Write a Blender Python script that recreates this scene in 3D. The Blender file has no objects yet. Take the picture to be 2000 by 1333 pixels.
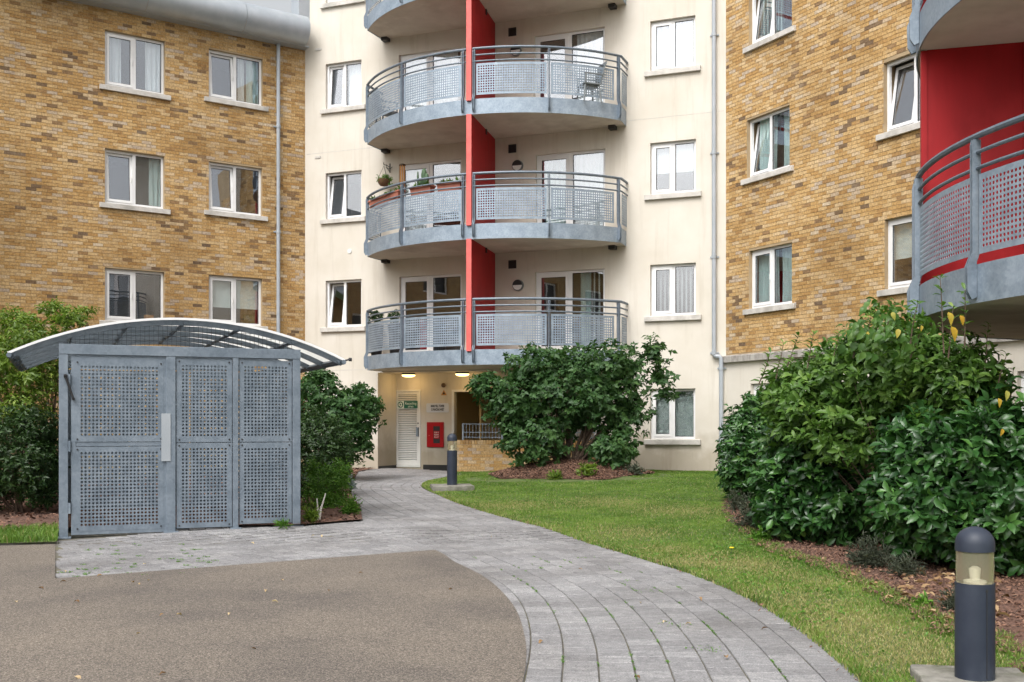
import bpy, bmesh, math, random
import numpy as np
from mathutils import Vector, Matrix
from mathutils.geometry import delaunay_2d_cdt

random.seed(7)
rng = np.random.default_rng(11)
S = bpy.context.scene
COL = S.collection
R = math.radians

# ------------------------------------------------------------------ camera, sky, sun, exposure
CAMZ, F, CX, HY = 1.32, 2150.0, 1000.0, 825.0      # camera height, focal length / horizon in photo pixels
cd = bpy.data.cameras.new('camera')
cam = bpy.data.objects.new('camera', cd)
COL.objects.link(cam)
cam.location = (0, 0, CAMZ)
cam.rotation_euler = (R(90), 0, 0)
cd.sensor_width = 36.0
cd.lens = 36.0 * F / 2000.0
cd.shift_y = (HY - 666.5) / 2000.0
cd.clip_start, cd.clip_end = 0.1, 800
S.camera = cam

SUN_EL, SUN_AZ = 52.0, 205.0       # azimuth clockwise from +Y: behind the camera, to its left
wd = bpy.data.worlds.new('World')
S.world = wd
wd.use_nodes = True
wn, wl = wd.node_tree.nodes, wd.node_tree.links
wn.clear()
wo = wn.new('ShaderNodeOutputWorld')
wb = wn.new('ShaderNodeBackground')
sk = wn.new('ShaderNodeTexSky')
sk.sky_type = 'NISHITA'
sk.sun_disc = False
sk.sun_elevation = R(SUN_EL)
sk.sun_rotation = R(SUN_AZ)
sk.air_density, sk.dust_density, sk.ozone_density = 1.6, 7.0, 1.0
bw = wn.new('ShaderNodeRGBToBW')
mx = wn.new('ShaderNodeMix')
mx.data_type = 'RGBA'
mx.inputs[0].default_value = 0.86           # overcast: most of the blue gone
wl.new(sk.outputs[0], bw.inputs[0])
wl.new(sk.outputs[0], mx.inputs[6])
wl.new(bw.outputs[0], mx.inputs[7])
wl.new(mx.outputs[2], wb.inputs[0])
wb.inputs[1].default_value = 0.15
wl.new(wb.outputs[0], wo.inputs[0])

sd = bpy.data.lights.new('sun', 'SUN')
sd.energy = 0.6
sd.angle = R(28)
sd.color = (1.0, 0.975, 0.94)
sun = bpy.data.objects.new('sun', sd)
COL.objects.link(sun)
sv = Vector((math.sin(R(SUN_AZ)) * math.cos(R(SUN_EL)), math.cos(R(SUN_AZ)) * math.cos(R(SUN_EL)), math.sin(R(SUN_EL))))
sun.rotation_euler = sv.to_track_quat('Z', 'Y').to_euler()
S.view_settings.view_transform = 'Standard'
S.view_settings.look = 'None'
S.view_settings.gamma = 1.0
S.view_settings.use_curve_mapping = False
S.view_settings.exposure = 0.88
S.render.engine = 'CYCLES'

# ------------------------------------------------------------------ geometry helpers
def sstep(x, a, b):
    t = min(1.0, max(0.0, (x - a) / (b - a)))
    return t * t * (3 - 2 * t)

def gh(x, y):                                   # height of the made ground
    return 0.06 * sstep(y, 11.8, 13.4) + 0.006 * max(0.0, y - 15)

def gp(px, py, z=None):                         # a point of the ground from a place in the photo
    y = 10.0
    for _ in range(30):
        h = gh(0, y) if z is None else z
        y = (CAMZ - h) * F / (py - HY)
    return ((px - CX) / F * y, y)

def at(px, py, y):
    return ((px - CX) / F * y, y, CAMZ + (HY - py) / F * y)

class Plane:                                    # an upright plane: s along it, n towards the viewer, z up
    def __init__(s, o, d, n=None):
        L = math.hypot(*d)
        s.o = o
        s.d = (d[0] / L, d[1] / L)
        s.n = n or (s.d[1], -s.d[0])
    def off(s, n):
        return Plane((s.o[0] + s.n[0] * n, s.o[1] + s.n[1] * n), s.d, s.n)
    def hit(s, px):
        k = (px - CX) / F
        return (k * s.o[1] - s.o[0]) / (s.d[0] - k * s.d[1])
    def z(s, px, py):
        return CAMZ + (HY - py) / F * (s.o[1] + s.d[1] * s.hit(px))
    def P(s, a, b, c):
        return (s.o[0] + s.d[0] * a + s.n[0] * b, s.o[1] + s.d[1] * a + s.n[1] * b, c)

WORLD = lambda a, b, c: (a, b, c)

class MB:
    def __init__(s, mp=WORLD):
        s.v, s.f, s.mp, s.t = [], [], mp, []
    def add(s, vs, fs):
        o = len(s.v)
        s.v += [s.mp(*p) for p in vs]
        s.f += [tuple(i + o for i in f) for f in fs]
        return s
    def box(s, a0, a1, b0, b1, c0, c1):
        return s.add([(a0, b0, c0), (a1, b0, c0), (a1, b1, c0), (a0, b1, c0), (a0, b0, c1), (a1, b0, c1), (a1, b1, c1), (a0, b1, c1)],
                     [(0, 3, 2, 1), (4, 5, 6, 7), (0, 1, 5, 4), (1, 2, 6, 5), (2, 3, 7, 6), (3, 0, 4, 7)])
    def quad(s, a, b, c, d):
        return s.add([a, b, c, d], [(0, 1, 2, 3)])
    def prism(s, poly, c0, c1):                 # poly in (a,b), extruded c0..c1
        n = len(poly)
        s.add([(p[0], p[1], c0) for p in poly] + [(p[0], p[1], c1) for p in poly],
              [tuple(range(n - 1, -1, -1)), tuple(range(n, 2 * n))] + [(i, (i + 1) % n, n + (i + 1) % n, n + i) for i in range(n)])
        return s
    def plate(s, poly, b0, b1):                 # poly in (a,c), extruded along b
        n = len(poly)
        s.add([(p[0], b0, p[1]) for p in poly] + [(p[0], b1, p[1]) for p in poly],
              [tuple(range(n)), tuple(range(2 * n - 1, n - 1, -1))] + [(i, n + i, n + (i + 1) % n, (i + 1) % n) for i in range(n)])
        return s
    def tube(s, pts, r, k=8, caps=True):
        pts = [Vector(s.mp(*p)) for p in pts]
        rs = r if isinstance(r, (list, tuple)) else [r] * len(pts)
        o = len(s.v)
        n = len(pts)
        up = None
        for i, p in enumerate(pts):
            d = (pts[min(i + 1, n - 1)] - pts[max(i - 1, 0)]).normalized()
            if up is None:
                up = Vector((0, 0, 1)) if abs(d.z) < .9 else Vector((1, 0, 0))
            x = d.cross(up)
            x = x.normalized() if x.length > 1e-6 else Vector((1, 0, 0))
            y = x.cross(d).normalized()
            up = y
            for j in range(k):
                a = 2 * math.pi * j / k
                q = p + (x * math.cos(a) + y * math.sin(a)) * rs[i]
                s.v.append(tuple(q))
        for i in range(n - 1):
            for j in range(k):
                s.f.append((o + i * k + j, o + i * k + (j + 1) % k, o + (i + 1) * k + (j + 1) % k, o + (i + 1) * k + j))
        if caps:
            s.f.append(tuple(o + j for j in range(k - 1, -1, -1)))
            s.f.append(tuple(o + (n - 1) * k + j for j in range(k)))
        return s
    def lathe(s, c, prof, k=24):                # prof: (r,z) about a vertical axis at c
        o = len(s.v)
        for r, z in prof:
            for j in range(k):
                a = 2 * math.pi * j / k
                s.v.append(s.mp(c[0] + r * math.cos(a), c[1] + r * math.sin(a), c[2] + z))
        for i in range(len(prof) - 1):
            for j in range(k):
                s.f.append((o + i * k + j, o + i * k + (j + 1) % k, o + (i + 1) * k + (j + 1) % k, o + (i + 1) * k + j))
        s.f.append(tuple(o + j for j in range(k - 1, -1, -1)))
        s.f.append(tuple(o + (len(prof) - 1) * k + j for j in range(k)))
        return s
    def build(s, name, mat, parent=None, smooth=False, recalc=True, attr=None, bevel=0):
        og = origin(parent)
        me = bpy.data.meshes.new(name)
        me.from_pydata([(p[0] - og[0], p[1] - og[1], p[2] - og[2]) for p in s.v], [], s.f)
        if recalc and len(s.f) < 60000:
            bm = bmesh.new()
            bm.from_mesh(me)
            bmesh.ops.recalc_face_normals(bm, faces=bm.faces)
            bm.to_mesh(me)
            bm.free()
        if attr:
            for k, vals in attr.items():
                a = me.attributes.new(k, 'FLOAT', 'POINT')
                a.data.foreach_set('value', np.asarray(vals, dtype=np.float32))
        me.materials.append(mat)
        if smooth:
            me.polygons.foreach_set('use_smooth', [True] * len(me.polygons))
            if hasattr(me, 'set_sharp_from_angle'):
                me.set_sharp_from_angle(angle=R(40))
        o = bpy.data.objects.new(name, me)
        COL.objects.link(o)
        if parent:
            o.parent = parent
        if bevel:
            m = o.modifiers.new('edge', 'BEVEL')
            m.width = bevel
            m.segments = 2
            m.limit_method = 'ANGLE'
        return o

def origin(p):
    if p is None:
        return (0, 0, 0)
    while p.parent:
        p = p.parent
    return tuple(p.location)

def build_np(name, V, Fc, mat, parent=None, attr=None, smooth=False):
    og = np.array(origin(parent))
    V = np.asarray(V, dtype=np.float32) - og.astype(np.float32)
    Fc = np.asarray(Fc, dtype=np.int32)
    me = bpy.data.meshes.new(name)
    n, k = Fc.shape
    me.vertices.add(len(V))
    me.vertices.foreach_set('co', V.ravel())
    me.loops.add(n * k)
    me.loops.foreach_set('vertex_index', Fc.ravel())
    me.polygons.add(n)
    me.polygons.foreach_set('loop_start', np.arange(0, n * k, k, dtype=np.int32))
    me.polygons.foreach_set('loop_total', np.full(n, k, dtype=np.int32))
    me.polygons.foreach_set('use_smooth', np.full(n, bool(smooth)))
    if attr:
        for kk, vals in attr.items():
            a = me.attributes.new(kk, 'FLOAT', 'POINT')
            a.data.foreach_set('value', np.asarray(vals, dtype=np.float32))
    me.update(calc_edges=True)
    me.materials.append(mat)
    o = bpy.data.objects.new(name, me)
    COL.objects.link(o)
    if parent:
        o.parent = parent
    return o

def root(name, loc, label, cat, group=None):
    o = bpy.data.objects.new(name, None)
    o.empty_display_size = .2
    o.location = loc
    COL.objects.link(o)
    return tag(o, label, cat, group)

def tag(o, label=None, cat=None, group=None, kind=None):
    if label: o['label'] = label
    if cat: o['category'] = cat
    if group: o['group'] = group
    if kind: o['kind'] = kind
    return o

def inst(name, me, parent, mat4):               # one more object on a shared mesh
    o = bpy.data.objects.new(name, me)
    og = origin(parent)
    o.parent = parent
    o.matrix_local = Matrix.Translation((-og[0], -og[1], -og[2])) @ mat4
    COL.objects.link(o)
    return o

def inpoly(x, y, poly):
    c = False
    j = len(poly) - 1
    for i in range(len(poly)):
        xi, yi = poly[i]
        xj, yj = poly[j]
        if (yi > y) != (yj > y) and x < (xj - xi) * (y - yi) / (yj - yi) + xi:
            c = not c
        j = i
    return c

def inpoly_np(P, poly):
    x, y = P[:, 0], P[:, 1]
    c = np.zeros(len(P), bool)
    j = len(poly) - 1
    for i in range(len(poly)):
        xi, yi = poly[i]
        xj, yj = poly[j]
        if yi != yj:
            m = ((yi > y) != (yj > y)) & (x < (xj - xi) * (y - yi) / (yj - yi) + xi)
            c ^= m
        j = i
    return c

def smooth_line(pts, n=8):                      # Catmull-Rom through the points
    out = []
    P = [pts[0]] + list(pts) + [pts[-1]]
    for i in range(1, len(P) - 2):
        p0, p1, p2, p3 = [np.array(P[i + j]) for j in (-1, 0, 1, 2)]
        for t in np.linspace(0, 1, n, endpoint=False):
            out.append(tuple(.5 * (2 * p1 + (p2 - p0) * t + (2 * p0 - 5 * p1 + 4 * p2 - p3) * t * t + (3 * p1 - p0 - 3 * p2 + p3) * t ** 3)))
    out.append(tuple(pts[-1]))
    return out

def sheet(name, poly, hf, mat, step=.6, parent=None, skirt=0.0):      # a polygon of ground draped over a height function
    pts = [Vector((p[0], p[1])) for p in poly]
    n = len(pts)
    xs = [p[0] for p in poly]
    ys = [p[1] for p in poly]
    ins = []
    y = min(ys) + step * .5
    while y < max(ys):
        x = min(xs) + step * .5
        while x < max(xs):
            if inpoly(x, y, poly):
                ins.append(Vector((x + random.uniform(-.1, .1) * step, y + random.uniform(-.1, .1) * step)))
            x += step
        y += step
    vs, es, fs, *_ = delaunay_2d_cdt(pts + ins, [], [list(range(n))], 1, 1e-5)
    m = MB()
    m.v = [(v.x, v.y, hf(v.x, v.y)) for v in vs]
    m.f = [tuple(f) for f in fs]
    if skirt:
        o = len(m.v)
        m.v += [(p.x, p.y, hf(p.x, p.y)) for p in pts] + [(p.x, p.y, hf(p.x, p.y) - skirt) for p in pts]
        m.f += [(o + i, o + (i + 1) % n, o + n + (i + 1) % n, o + n + i) for i in range(n)]
    return m.build(name, mat, parent, smooth=True, recalc=False)

# ------------------------------------------------------------------ materials
def nmat(name):
    m = bpy.data.materials.new(name)
    m.use_nodes = True
    nt = m.node_tree
    return m, nt.nodes, nt.links, nt.nodes['Principled BSDF']

def ramp(n, stops, interp='LINEAR'):
    r = n.new('ShaderNodeValToRGB')
    r.color_ramp.interpolation = interp
    e = r.color_ramp.elements
    while len(e) > 1:
        e.remove(e[-1])
    e[0].position, e[0].color = stops[0][0], (*stops[0][1], 1)
    for p, c in stops[1:]:
        x = e.new(p)
        x.color = (*c, 1)
    return r

def noise(n, l, scale, detail=4, rough=.55, coord='Object', stretch=None):
    t = n.new('ShaderNodeTexCoord')
    x = n.new('ShaderNodeTexNoise')
    x.inputs['Scale'].default_value = scale
    x.inputs['Detail'].default_value = detail
    x.inputs['Roughness'].default_value = rough
    src = t.outputs[coord]
    if stretch:
        mp = n.new('ShaderNodeMapping')
        mp.inputs['Scale'].default_value = stretch
        l.new(src, mp.inputs[0])
        src = mp.outputs[0]
    l.new(src, x.inputs['Vector'])
    return x

def mixc(n, l, fac, a, b, blend='MIX'):
    m = n.new('ShaderNodeMix')
    m.data_type = 'RGBA'
    m.blend_type = blend
    for i, v in ((0, fac), (6, a), (7, b)):
        if hasattr(v, 'is_output'):
            l.new(v, m.inputs[i])
        elif isinstance(v, (int, float)):
            m.inputs[i].default_value = v
        else:
            m.inputs[i].default_value = (*v, 1)
    return m.outputs[2]

def bump(n, l, b, h, strength=.3, dist=.01):
    x = n.new('ShaderNodeBump')
    x.inputs['Strength'].default_value = strength
    x.inputs['Distance'].default_value = dist
    l.new(h, x.inputs['Height'])
    l.new(x.outputs[0], b.inputs['Normal'])

def pmat(name, c, rough=.6, metal=0.0, c2=None, scale=6, contrast=(.35, .65), bmp=None, stretch=None, spec=.5, c3=None, scale3=1.2):
    m, n, l, b = nmat(name)
    b.inputs['Roughness'].default_value = rough
    b.inputs['Metallic'].default_value = metal
    b.inputs['Specular IOR Level'].default_value = spec
    if c2 is None:
        b.inputs['Base Color'].default_value = (*c, 1)
    else:
        x = noise(n, l, scale, 5, .6, stretch=stretch)
        r = ramp(n, [(contrast[0], c), (contrast[1], c2)])
        l.new(x.outputs[0], r.inputs[0])
        src = r.outputs[0]
        if c3:
            y = noise(n, l, scale3, 4, .6)
            r3 = ramp(n, [(.5, (0, 0, 0)), (.68, (1, 1, 1))])
            l.new(y.outputs[0], r3.inputs[0])
            src = mixc(n, l, r3.outputs[0], src, c3)
        l.new(src, b.inputs['Base Color'])
    if bmp:
        y = noise(n, l, bmp[0], 4, .6)
        bump(n, l, b, y.outputs[0], bmp[1], bmp[2] if len(bmp) > 2 else .01)
    return m

def brick_mat(name):
    m, n, l, b = nmat(name)
    a = n.new('ShaderNodeAttribute')
    a.attribute_name = 'tone'
    r = ramp(n, [(0, (.15, .105, .07)), (.07, (.26, .165, .085)), (.16, (.36, .215, .085)), (.32, (.425, .265, .105)), (.55, (.475, .315, .14)),
                 (.75, (.52, .37, .19)), (.88, (.545, .41, .245)), (.95, (.43, .35, .27)), (1, (.55, .455, .325))])
    l.new(a.outputs['Fac'], r.inputs[0])
    g = n.new('ShaderNodeNewGeometry')
    x = n.new('ShaderNodeTexNoise')
    x.inputs['Scale'].default_value = .55
    x.inputs['Detail'].default_value = 5
    l.new(g.outputs['Position'], x.inputs['Vector'])
    r2 = ramp(n, [(.30, (.80, .77, .74)), (.6, (1.08, 1.07, 1.06))])
    l.new(x.outputs[0], r2.inputs[0])
    c = mixc(n, l, 1.0, r.outputs[0], r2.outputs[0], 'MULTIPLY')
    y = n.new('ShaderNodeTexNoise')
    y.inputs['Scale'].default_value = 26
    y.inputs['Detail'].default_value = 6
    l.new(g.outputs['Position'], y.inputs['Vector'])
    r3 = ramp(n, [(.3, (.70, .66, .62)), (.62, (1.14, 1.14, 1.14))])
    l.new(y.outputs[0], r3.inputs[0])
    c = mixc(n, l, 1.0, c, r3.outputs[0], 'MULTIPLY')
    w = n.new('ShaderNodeTexNoise')
    w.inputs['Scale'].default_value = 1.3
    w.inputs['Detail'].default_value = 7
    w.inputs['Roughness'].default_value = .72
    l.new(g.outputs['Position'], w.inputs['Vector'])
    r4 = ramp(n, [(.56, (0, 0, 0)), (.78, (.38, .38, .38))])
    l.new(w.outputs[0], r4.inputs[0])
    c = mixc(n, l, r4.outputs[0], c, (.56, .48, .37))
    l.new(c, b.inputs['Base Color'])
    b.inputs['Roughness'].default_value = .88
    b.inputs['Specular IOR Level'].default_value = .25
    bump(n, l, b, y.outputs[0], .5, .004)
    return m

def galv_mat(name, tone=1.0, warm=0.0):
    m, n, l, b = nmat(name)
    t = n.new('ShaderNodeTexCoord')
    v = n.new('ShaderNodeTexVoronoi')
    v.inputs['Scale'].default_value = 38
    l.new(t.outputs['Object'], v.inputs['Vector'])
    x = noise(n, l, 5, 6, .65)
    mm = n.new('ShaderNodeMath')
    mm.operation = 'MULTIPLY_ADD'
    mm.inputs[1].default_value = .22
    l.new(v.outputs['Color'], mm.inputs[0])
    l.new(x.outputs[0], mm.inputs[2])
    r = ramp(n, [(.33, (.140 * tone, .178 * tone, .222 * tone)), (.55, (.188 * tone, .232 * tone, .282 * tone)), (.82, (.255 * tone, .302 * tone, .355 * tone))])
    l.new(mm.outputs[0], r.inputs[0])
    l.new(r.outputs[0], b.inputs['Base Color'])
    b.inputs['Metallic'].default_value = .35
    rr = ramp(n, [(.3, (.42, .42, .42)), (.7, (.62, .62, .62))])
    l.new(x.outputs[0], rr.inputs[0])
    l.new(rr.outputs[0], b.inputs['Roughness'])
    bump(n, l, b, x.outputs[0], .12, .004)
    return m

def glass_mat(name, refl=.22, tint=(.97, .98, .98)):
    m, n, l, b = nmat(name)
    out = n['Material Output']
    n.remove(b)
    tr = n.new('ShaderNodeBsdfTransparent')
    tr.inputs[0].default_value = (*tint, 1)
    gl = n.new('ShaderNodeBsdfGlossy')
    gl.inputs['Roughness'].default_value = .004
    gl.inputs['Color'].default_value = (.93, .95, 1, 1)
    nz = noise(n, l, 1.1, 2)
    bp = n.new('ShaderNodeBump')
    bp.inputs['Strength'].default_value = .05
    bp.inputs['Distance'].default_value = .02
    l.new(nz.outputs[0], bp.inputs['Height'])
    l.new(bp.outputs[0], gl.inputs['Normal'])
    ge = n.new('ShaderNodeNewGeometry')
    dt = n.new('ShaderNodeVectorMath')
    dt.operation = 'DOT_PRODUCT'
    l.new(ge.outputs['Incoming'], dt.inputs[0])
    l.new(ge.outputs['Normal'], dt.inputs[1])
    ab = n.new('ShaderNodeMath')
    ab.operation = 'ABSOLUTE'
    l.new(dt.outputs['Value'], ab.inputs[0])
    iv = n.new('ShaderNodeMath')
    iv.operation = 'SUBTRACT'
    iv.inputs[0].default_value = 1.0
    l.new(ab.outputs[0], iv.inputs[1])
    pw = n.new('ShaderNodeMath')
    pw.operation = 'POWER'
    pw.inputs[1].default_value = 5.0
    l.new(iv.outputs[0], pw.inputs[0])
    ma = n.new('ShaderNodeMath')            # Schlick's reflectance of each face of the sealed unit
    ma.operation = 'MULTIPLY_ADD'
    ma.use_clamp = True
    ma.inputs[1].default_value = 1.0 - refl
    ma.inputs[2].default_value = refl
    l.new(pw.outputs[0], ma.inputs[0])
    ms = n.new('ShaderNodeMixShader')
    l.new(ma.outputs[0], ms.inputs[0])
    l.new(tr.outputs[0], ms.inputs[1])
    l.new(gl.outputs[0], ms.inputs[2])
    l.new(ms.outputs[0], out.inputs[0])
    return m

def leaf_mat(name, dark, mid, light, rough=.38, trans=.25, spec=.5, extra=None):
    m, n, l, b = nmat(name)
    a = n.new('ShaderNodeAttribute')
    a.attribute_name = 'tint'
    o = n.new('ShaderNodeObjectInfo')
    stops = [(0, dark), (.5, mid), (.93, light)]
    if extra:
        stops.append((.985, extra))
    r = ramp(n, stops)
    l.new(a.outputs['Fac'], r.inputs[0])
    x = noise(n, l, 30, 2)
    c = mixc(n, l, .25, r.outputs[0], x.outputs[0], 'OVERLAY')
    l.new(c, b.inputs['Base Color'])
    b.inputs['Roughness'].default_value = rough
    b.inputs['Specular IOR Level'].default_value = spec
    tl = n.new('ShaderNodeBsdfTranslucent')
    cb = mixc(n, l, 1.0, c, (1.2, 1.35, .6), 'MULTIPLY')
    l.new(cb, tl.inputs[0])
    ms = n.new('ShaderNodeMixShader')
    ms.inputs[0].default_value = trans
    out = n['Material Output']
    l.new(b.outputs[0], ms.inputs[1])
    l.new(tl.outputs[0], ms.inputs[2])
    l.new(ms.outputs[0], out.inputs[0])
    return m

def emit_mat(name, c, s):
    m, n, l, b = nmat(name)
    b.inputs['Base Color'].default_value = (*c, 1)
    b.inputs['Emission Color'].default_value = (*c, 1)
    b.inputs['Emission Strength'].default_value = s
    return m

M = {}
M['brick'] = brick_mat('stock_brick')
M['mortar'] = pmat('mortar', (.34, .25, .145), .95, c2=(.42, .32, .20), scale=3, bmp=(60, .4, .004))
m, n, l, b = nmat('cream_render')
g = n.new('ShaderNodeNewGeometry')
def pnoise(scale, det=5, st=None, rough=.6):
    x = n.new('ShaderNodeTexNoise')
    x.inputs['Scale'].default_value = scale
    x.inputs['Detail'].default_value = det
    x.inputs['Roughness'].default_value = rough
    if st:
        mp = n.new('ShaderNodeMapping')
        mp.inputs['Scale'].default_value = st
        l.new(g.outputs['Position'], mp.inputs[0])
        l.new(mp.outputs[0], x.inputs['Vector'])
    else:
        l.new(g.outputs['Position'], x.inputs['Vector'])
    return x
x = pnoise(.9)
r = ramp(n, [(.3, (.595, .55, .475)), (.65, (.665, .625, .56))])
l.new(x.outputs[0], r.inputs[0])
y = pnoise(1.0, 5, (5, 5, .35), .7)         # rain streaks
r2 = ramp(n, [(.52, (1, 1, 1)), (.78, (.80, .775, .74))])
l.new(y.outputs[0], r2.inputs[0])
c = mixc(n, l, .75, r.outputs[0], r2.outputs[0], 'MULTIPLY')
sz = n.new('ShaderNodeSeparateXYZ')
l.new(g.outputs['Position'], sz.inputs[0])
z_ = pnoise(2.2, 4)
ma = n.new('ShaderNodeMath'); ma.operation = 'MULTIPLY_ADD'; ma.inputs[1].default_value = -1.1
l.new(z_.outputs[0], ma.inputs[0]); l.new(sz.outputs[2], ma.inputs[2])
r3 = ramp(n, [(0, (.62, .57, .50)), (.55, (1, 1, 1))])   # splash dirt along the foot of the wall
l.new(ma.outputs[0], r3.inputs[0])
c = mixc(n, l, .8, c, r3.outputs[0], 'MULTIPLY')
l.new(c, b.inputs['Base Color'])
b.inputs['Roughness'].default_value = .9
b.inputs['Specular IOR Level'].default_value = .2
w_ = pnoise(140, 3)
bump(n, l, b, w_.outputs[0], .35, .003)
M['render'] = m
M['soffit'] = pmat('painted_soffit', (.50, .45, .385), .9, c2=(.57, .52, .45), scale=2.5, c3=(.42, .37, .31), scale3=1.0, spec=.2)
M['sill'] = pmat('cast_stone', (.50, .475, .44), .85, c2=(.60, .575, .54), scale=7, bmp=(80, .3, .003), c3=(.38, .36, .33), scale3=2.2)
M['upvc'] = pmat('white_upvc', (.80, .80, .80), .35, c2=(.74, .74, .75), scale=3)
M['glass'] = glass_mat('window_glass', .21)
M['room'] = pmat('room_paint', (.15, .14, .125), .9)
M['gasket'] = pmat('black_seal', (.02, .02, .022), .6)
M['sheer'] = pmat('sheer_curtain', (.78, .82, .84), .9, c2=(.70, .76, .79), scale=9, stretch=(6, 6, .4))
M['teal'] = pmat('teal_curtain', (.42, .58, .57), .9, c2=(.52, .66, .64), scale=9, stretch=(6, 6, .4))
M['blind'] = pmat('blind_fabric', (.62, .72, .70), .8, c2=(.68, .77, .75), scale=4)
M['slatgrey'] = pmat('grey_blind_slat', (.34, .37, .38), .7)
M['galv'] = galv_mat('galvanised_steel')
M['galvlight'] = galv_mat('bright_galvanised_steel', 1.3)
M['galvshed'] = galv_mat('weathered_shed_steel', .86)
M['galvdark'] = galv_mat('dull_galvanised_rail', .72)
M['red'] = pmat('red_paint', (.37, .010, .014), .5, c2=(.30, .007, .011), scale=2.2, c3=(.40, .017, .021), scale3=1.2, stretch=(3, 3, .5), spec=.25)
M['pinkred'] = pmat('skylit_red_edge', (.66, .13, .115), .55, c2=(.58, .10, .09), scale=6)  # lighter copy of the red: sky light on the dividers' front edge, put into colour
M['pipe'] = pmat('grey_pipe', (.33, .365, .40), .4, c2=(.38, .41, .45), scale=4)
M['roofmetal'] = pmat('grey_roof_metal', (.34, .375, .41), .42, metal=.3, c2=(.42, .45, .48), scale=2.2, bmp=(3, .06, .02))
M['black'] = pmat('black_plastic', (.022, .022, .024), .5)
M['white'] = pmat('white_paint', (.78, .78, .76), .4, c2=(.72, .72, .70), scale=5)
M['green'] = pmat('sign_green', (.004, .115, .075), .4)
M['mint'] = pmat('sign_white', (.72, .80, .76), .45)
M['signwhite'] = pmat('sign_face', (.66, .70, .78), .4)
M['ink'] = pmat('sign_ink', (.012, .014, .03), .5)
M['firered'] = pmat('cabinet_red', (.42, .006, .012), .3)
M['concrete'] = pmat('old_concrete', (.145, .138, .118), .92, c2=(.26, .248, .218), scale=9, bmp=(40, .8, .012), c3=(.105, .11, .07), scale3=5)
M['bollard'] = pmat('dark_blue_grey_paint', (.020, .026, .042), .5, c2=(.027, .034, .052), scale=8, bmp=(30, .08, .003), c3=(.034, .042, .060), scale3=5, spec=.35)
M['terracotta'] = pmat('terracotta', (.40, .15, .10), .8, c2=(.33, .115, .08), scale=8)
M['bark'] = pmat('bark', (.10, .07, .05), .9, c2=(.16, .11, .08), scale=20, bmp=(40, .5, .005))
M['bamboo'] = pmat('bamboo', (.55, .27, .07), .5, c2=(.44, .20, .05), scale=12)
M['basket'] = pmat('coir_basket', (.11, .06, .03), .95, c2=(.17, .09, .045), scale=30)
M['lampwarm'] = emit_mat('lit_lamp_glass', (1.0, .66, .26), 2.4)
M['brownwall'] = pmat('lobby_paint', (.62, .47, .24), .9)
M['plastic'] = pmat('grey_garden_plastic', (.16, .18, .19), .5)
M['flower'] = pmat('red_petal', (.5, .03, .05), .6)

# bollard lens: ribbed clear plastic gone yellowish
m, n, l, b = nmat('yellowed_lens')
b.inputs['Base Color'].default_value = (.64, .60, .44, 1)
b.inputs['Roughness'].default_value = .24
b.inputs['Transmission Weight'].default_value = .82
b.inputs['IOR'].default_value = 1.15
wv = noise(n, l, 30, 2, stretch=(1, 1, 6))
bump(n, l, b, wv.outputs[0], .25, .004)
M['lens'] = m
# opal roof sheet
m, n, l, b = nmat('opal_sheet')
b.inputs['Base Color'].default_value = (.60, .62, .62, 1)
b.inputs['Roughness'].default_value = .3
tl = n.new('ShaderNodeBsdfTranslucent')
tl.inputs[0].default_value = (.95, .95, .93, 1)
ms = n.new('ShaderNodeMixShader')
ms.inputs[0].default_value = .78
l.new(b.outputs[0], ms.inputs[1])
l.new(tl.outputs[0], ms.inputs[2])
l.new(ms.outputs[0], n['Material Output'].inputs[0])
M['opal'] = m

# ground materials
m, n, l, b = nmat('resin_bound_gravel')
t = n.new('ShaderNodeTexCoord')
v = n.new('ShaderNodeTexVoronoi')
v.inputs['Scale'].default_value = 165
l.new(t.outputs['Object'], v.inputs['Vector'])
r = ramp(n, [(0, (.052, .045, .040)), (.35, (.118, .100, .084)), (.7, (.170, .145, .122)), (1, (.32, .278, .236))])
sp = n.new('ShaderNodeSeparateColor')
l.new(v.outputs['Color'], sp.inputs[0])
l.new(sp.outputs[0], r.inputs[0])
x = noise(n, l, .55, 6, .6)
r2 = ramp(n, [(.30, (.62, .62, .65)), (.50, (.95, .94, .92)), (.7, (1.14, 1.12, 1.07))])
l.new(x.outputs[0], r2.inputs[0])
c = mixc(n, l, 1.0, r.outputs[0], r2.outputs[0], 'MULTIPLY')
l.new(c, b.inputs['Base Color'])
b.inputs['Roughness'].default_value = .9
bump(n, l, b, v.outputs['Distance'], .6, .004)
M['asphalt'] = m

m, n, l, b = nmat('grey_paving_block')
a = n.new('ShaderNodeAttribute')
a.attribute_name = 'tone'
g = n.new('ShaderNodeNewGeometry')
r = ramp(n, [(0, (.195, .192, .194)), (.5, (.236, .233, .235)), (1, (.285, .281, .280))])
l.new(a.outputs['Fac'], r.inputs[0])
x = n.new('ShaderNodeTexNoise')
x.inputs['Scale'].default_value = 105
x.inputs['Detail'].default_value = 5
x.inputs['Roughness'].default_value = .75
l.new(g.outputs['Position'], x.inputs['Vector'])
r2 = ramp(n, [(.34, (.42, .42, .44)), (.5, (.98, .98, 1)), (.66, (1.5, 1.5, 1.48))])
l.new(x.outputs[0], r2.inputs[0])
c = mixc(n, l, 1.0, r.outputs[0], r2.outputs[0], 'MULTIPLY')
v2 = n.new('ShaderNodeTexNoise')
v2.inputs['Scale'].default_value = 17
v2.inputs['Detail'].default_value = 7
v2.inputs['Roughness'].default_value = .8
l.new(g.outputs['Position'], v2.inputs['Vector'])
r5 = ramp(n, [(.34, (.66, .66, .67)), (.52, (1, 1, 1)), (.68, (1.34, 1.33, 1.31))])
l.new(v2.outputs[0], r5.inputs[0])
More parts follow.
